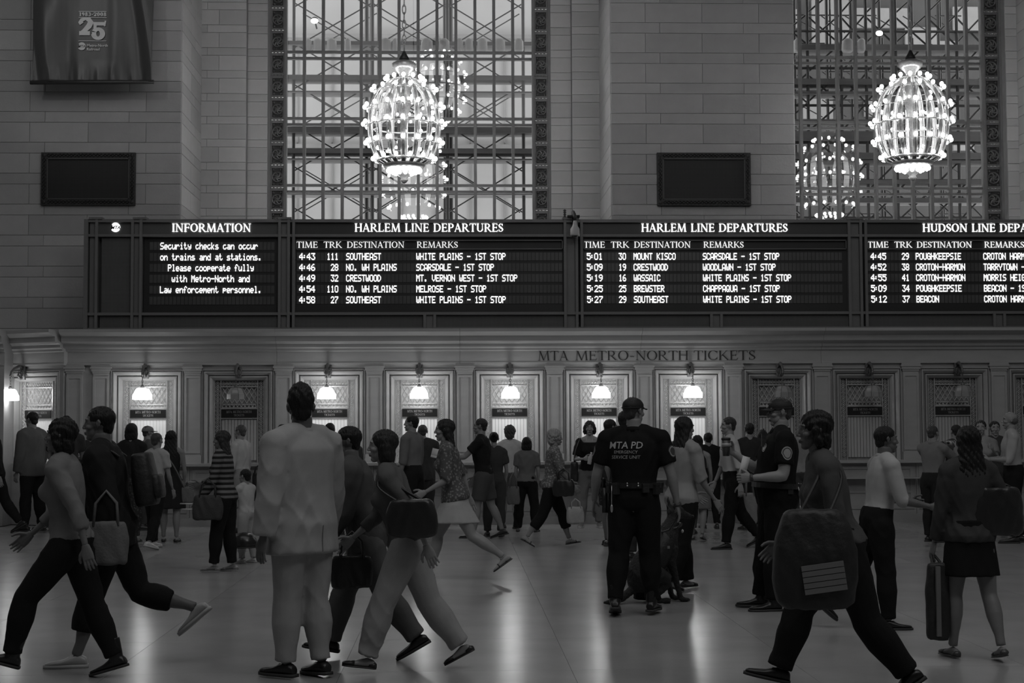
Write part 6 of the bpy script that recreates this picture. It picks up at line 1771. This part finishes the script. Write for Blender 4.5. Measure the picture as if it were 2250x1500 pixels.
# ------------------------------------------------------------------ police dog
def dog():
    gp = ground(1452, 1322)
    root = empty('police_dog', gp, 'black police dog sitting in front of the first officer', 'dog', rz=R(-68))
    b = MB()
    # sitting: chest forward (+Y), haunches behind
    b.rings([[Vector((w * math.cos(a), y, z)) + Vector((0, -d * math.sin(a) * .55, d * math.sin(a) * .85)) for a in [2 * PI * q / 16 for q in range(16)]] for y, z, w, d in
             ((-.30, .14, .05, .05), (-.26, .20, .13, .13), (-.17, .30, .14, .15), (-.07, .41, .13, .145), (.02, .50, .13, .15), (.08, .57, .115, .13), (.11, .64, .09, .10), (.13, .70, .075, .08), (.145, .76, .065, .07))])
    b.ball((0, .07, .47), (.105, .10, .14), 14, 10)
    b.ball((0, .165, .80), (.070, .085, .068), 14, 10)
    b.tube([(0, .20, .79), (0, .27, .77), (0, .325, .755)], [(.048, .045), (.034, .034), (.024, .022)], 12)
    for s in (-1, 1):
        b.tube([(s * .045, .13, .85), (s * .055, .115, .91), (s * .05, .11, .955)], [(.030, .014), (.022, .010), (.005, .004)], 8)
        b.tube([(s * .085, .08, .50), (s * .085, .06, .36), (s * .080, .10, .24), (s * .078, .135, .12), (s * .078, .16, .035)], [.058, .046, .034, .027, .026], 10)   # fore leg, elbow and wrist
        b.tube([(s * .078, .155, .03), (s * .078, .20, .022), (s * .078, .235, .015)], [(.034, .026), (.038, .022), (.026, .015)], 10)
        for t in (-.02, 0, .02): b.ball((s * .078 + t, .232, .018), (.013, .022, .016), 8, 5)
        b.tube([(s * .10, -.18, .22), (s * .13, -.08, .25), (s * .135, .0, .20)], [.10, .085, .06], 12)            # thigh with the knee forward
        b.tube([(s * .135, .0, .20), (s * .13, -.10, .10), (s * .13, -.20, .05)], [.055, .035, .028], 10)        # shank back to the hock
        b.tube([(s * .13, -.20, .045), (s * .13, -.08, .028), (s * .13, .02, .022)], [.028, .026, .030], 10)
    b.tube([(0, -.30, .12), (0, -.40, .05), (.03, -.52, .03), (.08, -.62, .03)], [.04, .035, .03, .012], 8)
    v, nm, fs = remesh(b, .0105, 4)
    v = v + nm * (.003 * np.sin(v[:, 2] * 120 + 4 * np.sin(v[:, 0] * 60)) * np.sin(v[:, 1] * 90))[:, None]
    obj('body', from_arr('body', v, fs, M('black_fur', .014, .6, var=.4, scale=50, bump=.7, bscale=150, stretch=(1, 1, .3))), root)
    b = MB()
    for s in (-1, 1): b.ball((s * .035, .225, .825), .008, 8, 5)
    b.build('eye', eye_d, root, True, local=True)
    b = MB(); b.ball((0, .342, .762), (.016, .012, .012), 8, 6); b.build('nose', black_gloss, root, True, local=True)
    b = MB(); c = Vector((0, .125, .67))
    b.tube([c + Vector((.088 * math.cos(a), .080 * math.sin(a), .03 * math.sin(a))) for a in [2 * PI * q / 20 for q in range(21)]], .012, 6, cap=False)
    cl = b.build('collar', leather, root, True, local=True)
    b = MB(); b.lathe([(.002, -.004), (.016, -.003), (.016, .003), (.002, .004)], 12, mat=Matrix.Translation((.03, .215, .63)) @ Matrix.Rotation(R(80), 4, 'X')); b.build('tag', M('tag_metal', .8, .2, metal=.5), cl, True, local=True)
    b = MB()
    b.rings([[Vector((w * math.cos(a), y, z)) + Vector((0, -d * math.sin(a) * .55, d * math.sin(a) * .85)) for a in [2 * PI * q / 16 for q in range(16)]] for y, z, w, d in ((-.10, .38, .15, .16), (-.03, .46, .15, .165), (.05, .54, .14, .155))], cap=False)
    hn = b.build('harness', nylon, root, True, local=True)
    for (x, y, z) in ((.14, .0, .50), (.12, -.10, .52), (-.14, .0, .50)):
        b = MB(); b.box(x - .012, x + .012, y - .012, y + .012, z - .012, z + .012); b.build('buckle', M('key_metal', .5, .3, metal=.7), hn, local=True)
    hand = hand_w(o1, 'R'); a = gp + Matrix.Rotation(R(-68), 3, 'Z') @ Vector((0, .0, .62))
    b = MB(); b.tube([a, (a + hand) / 2 + Vector((.0, 0, -.05)), hand], .008, 6)
    tag(b.build('dog_lead', leather, None, True, origin=gp), 'thin black lead from the first officer\'s hand to the dog', 'lead')
dog()
bpy.data.scenes.remove(tmp_scene)
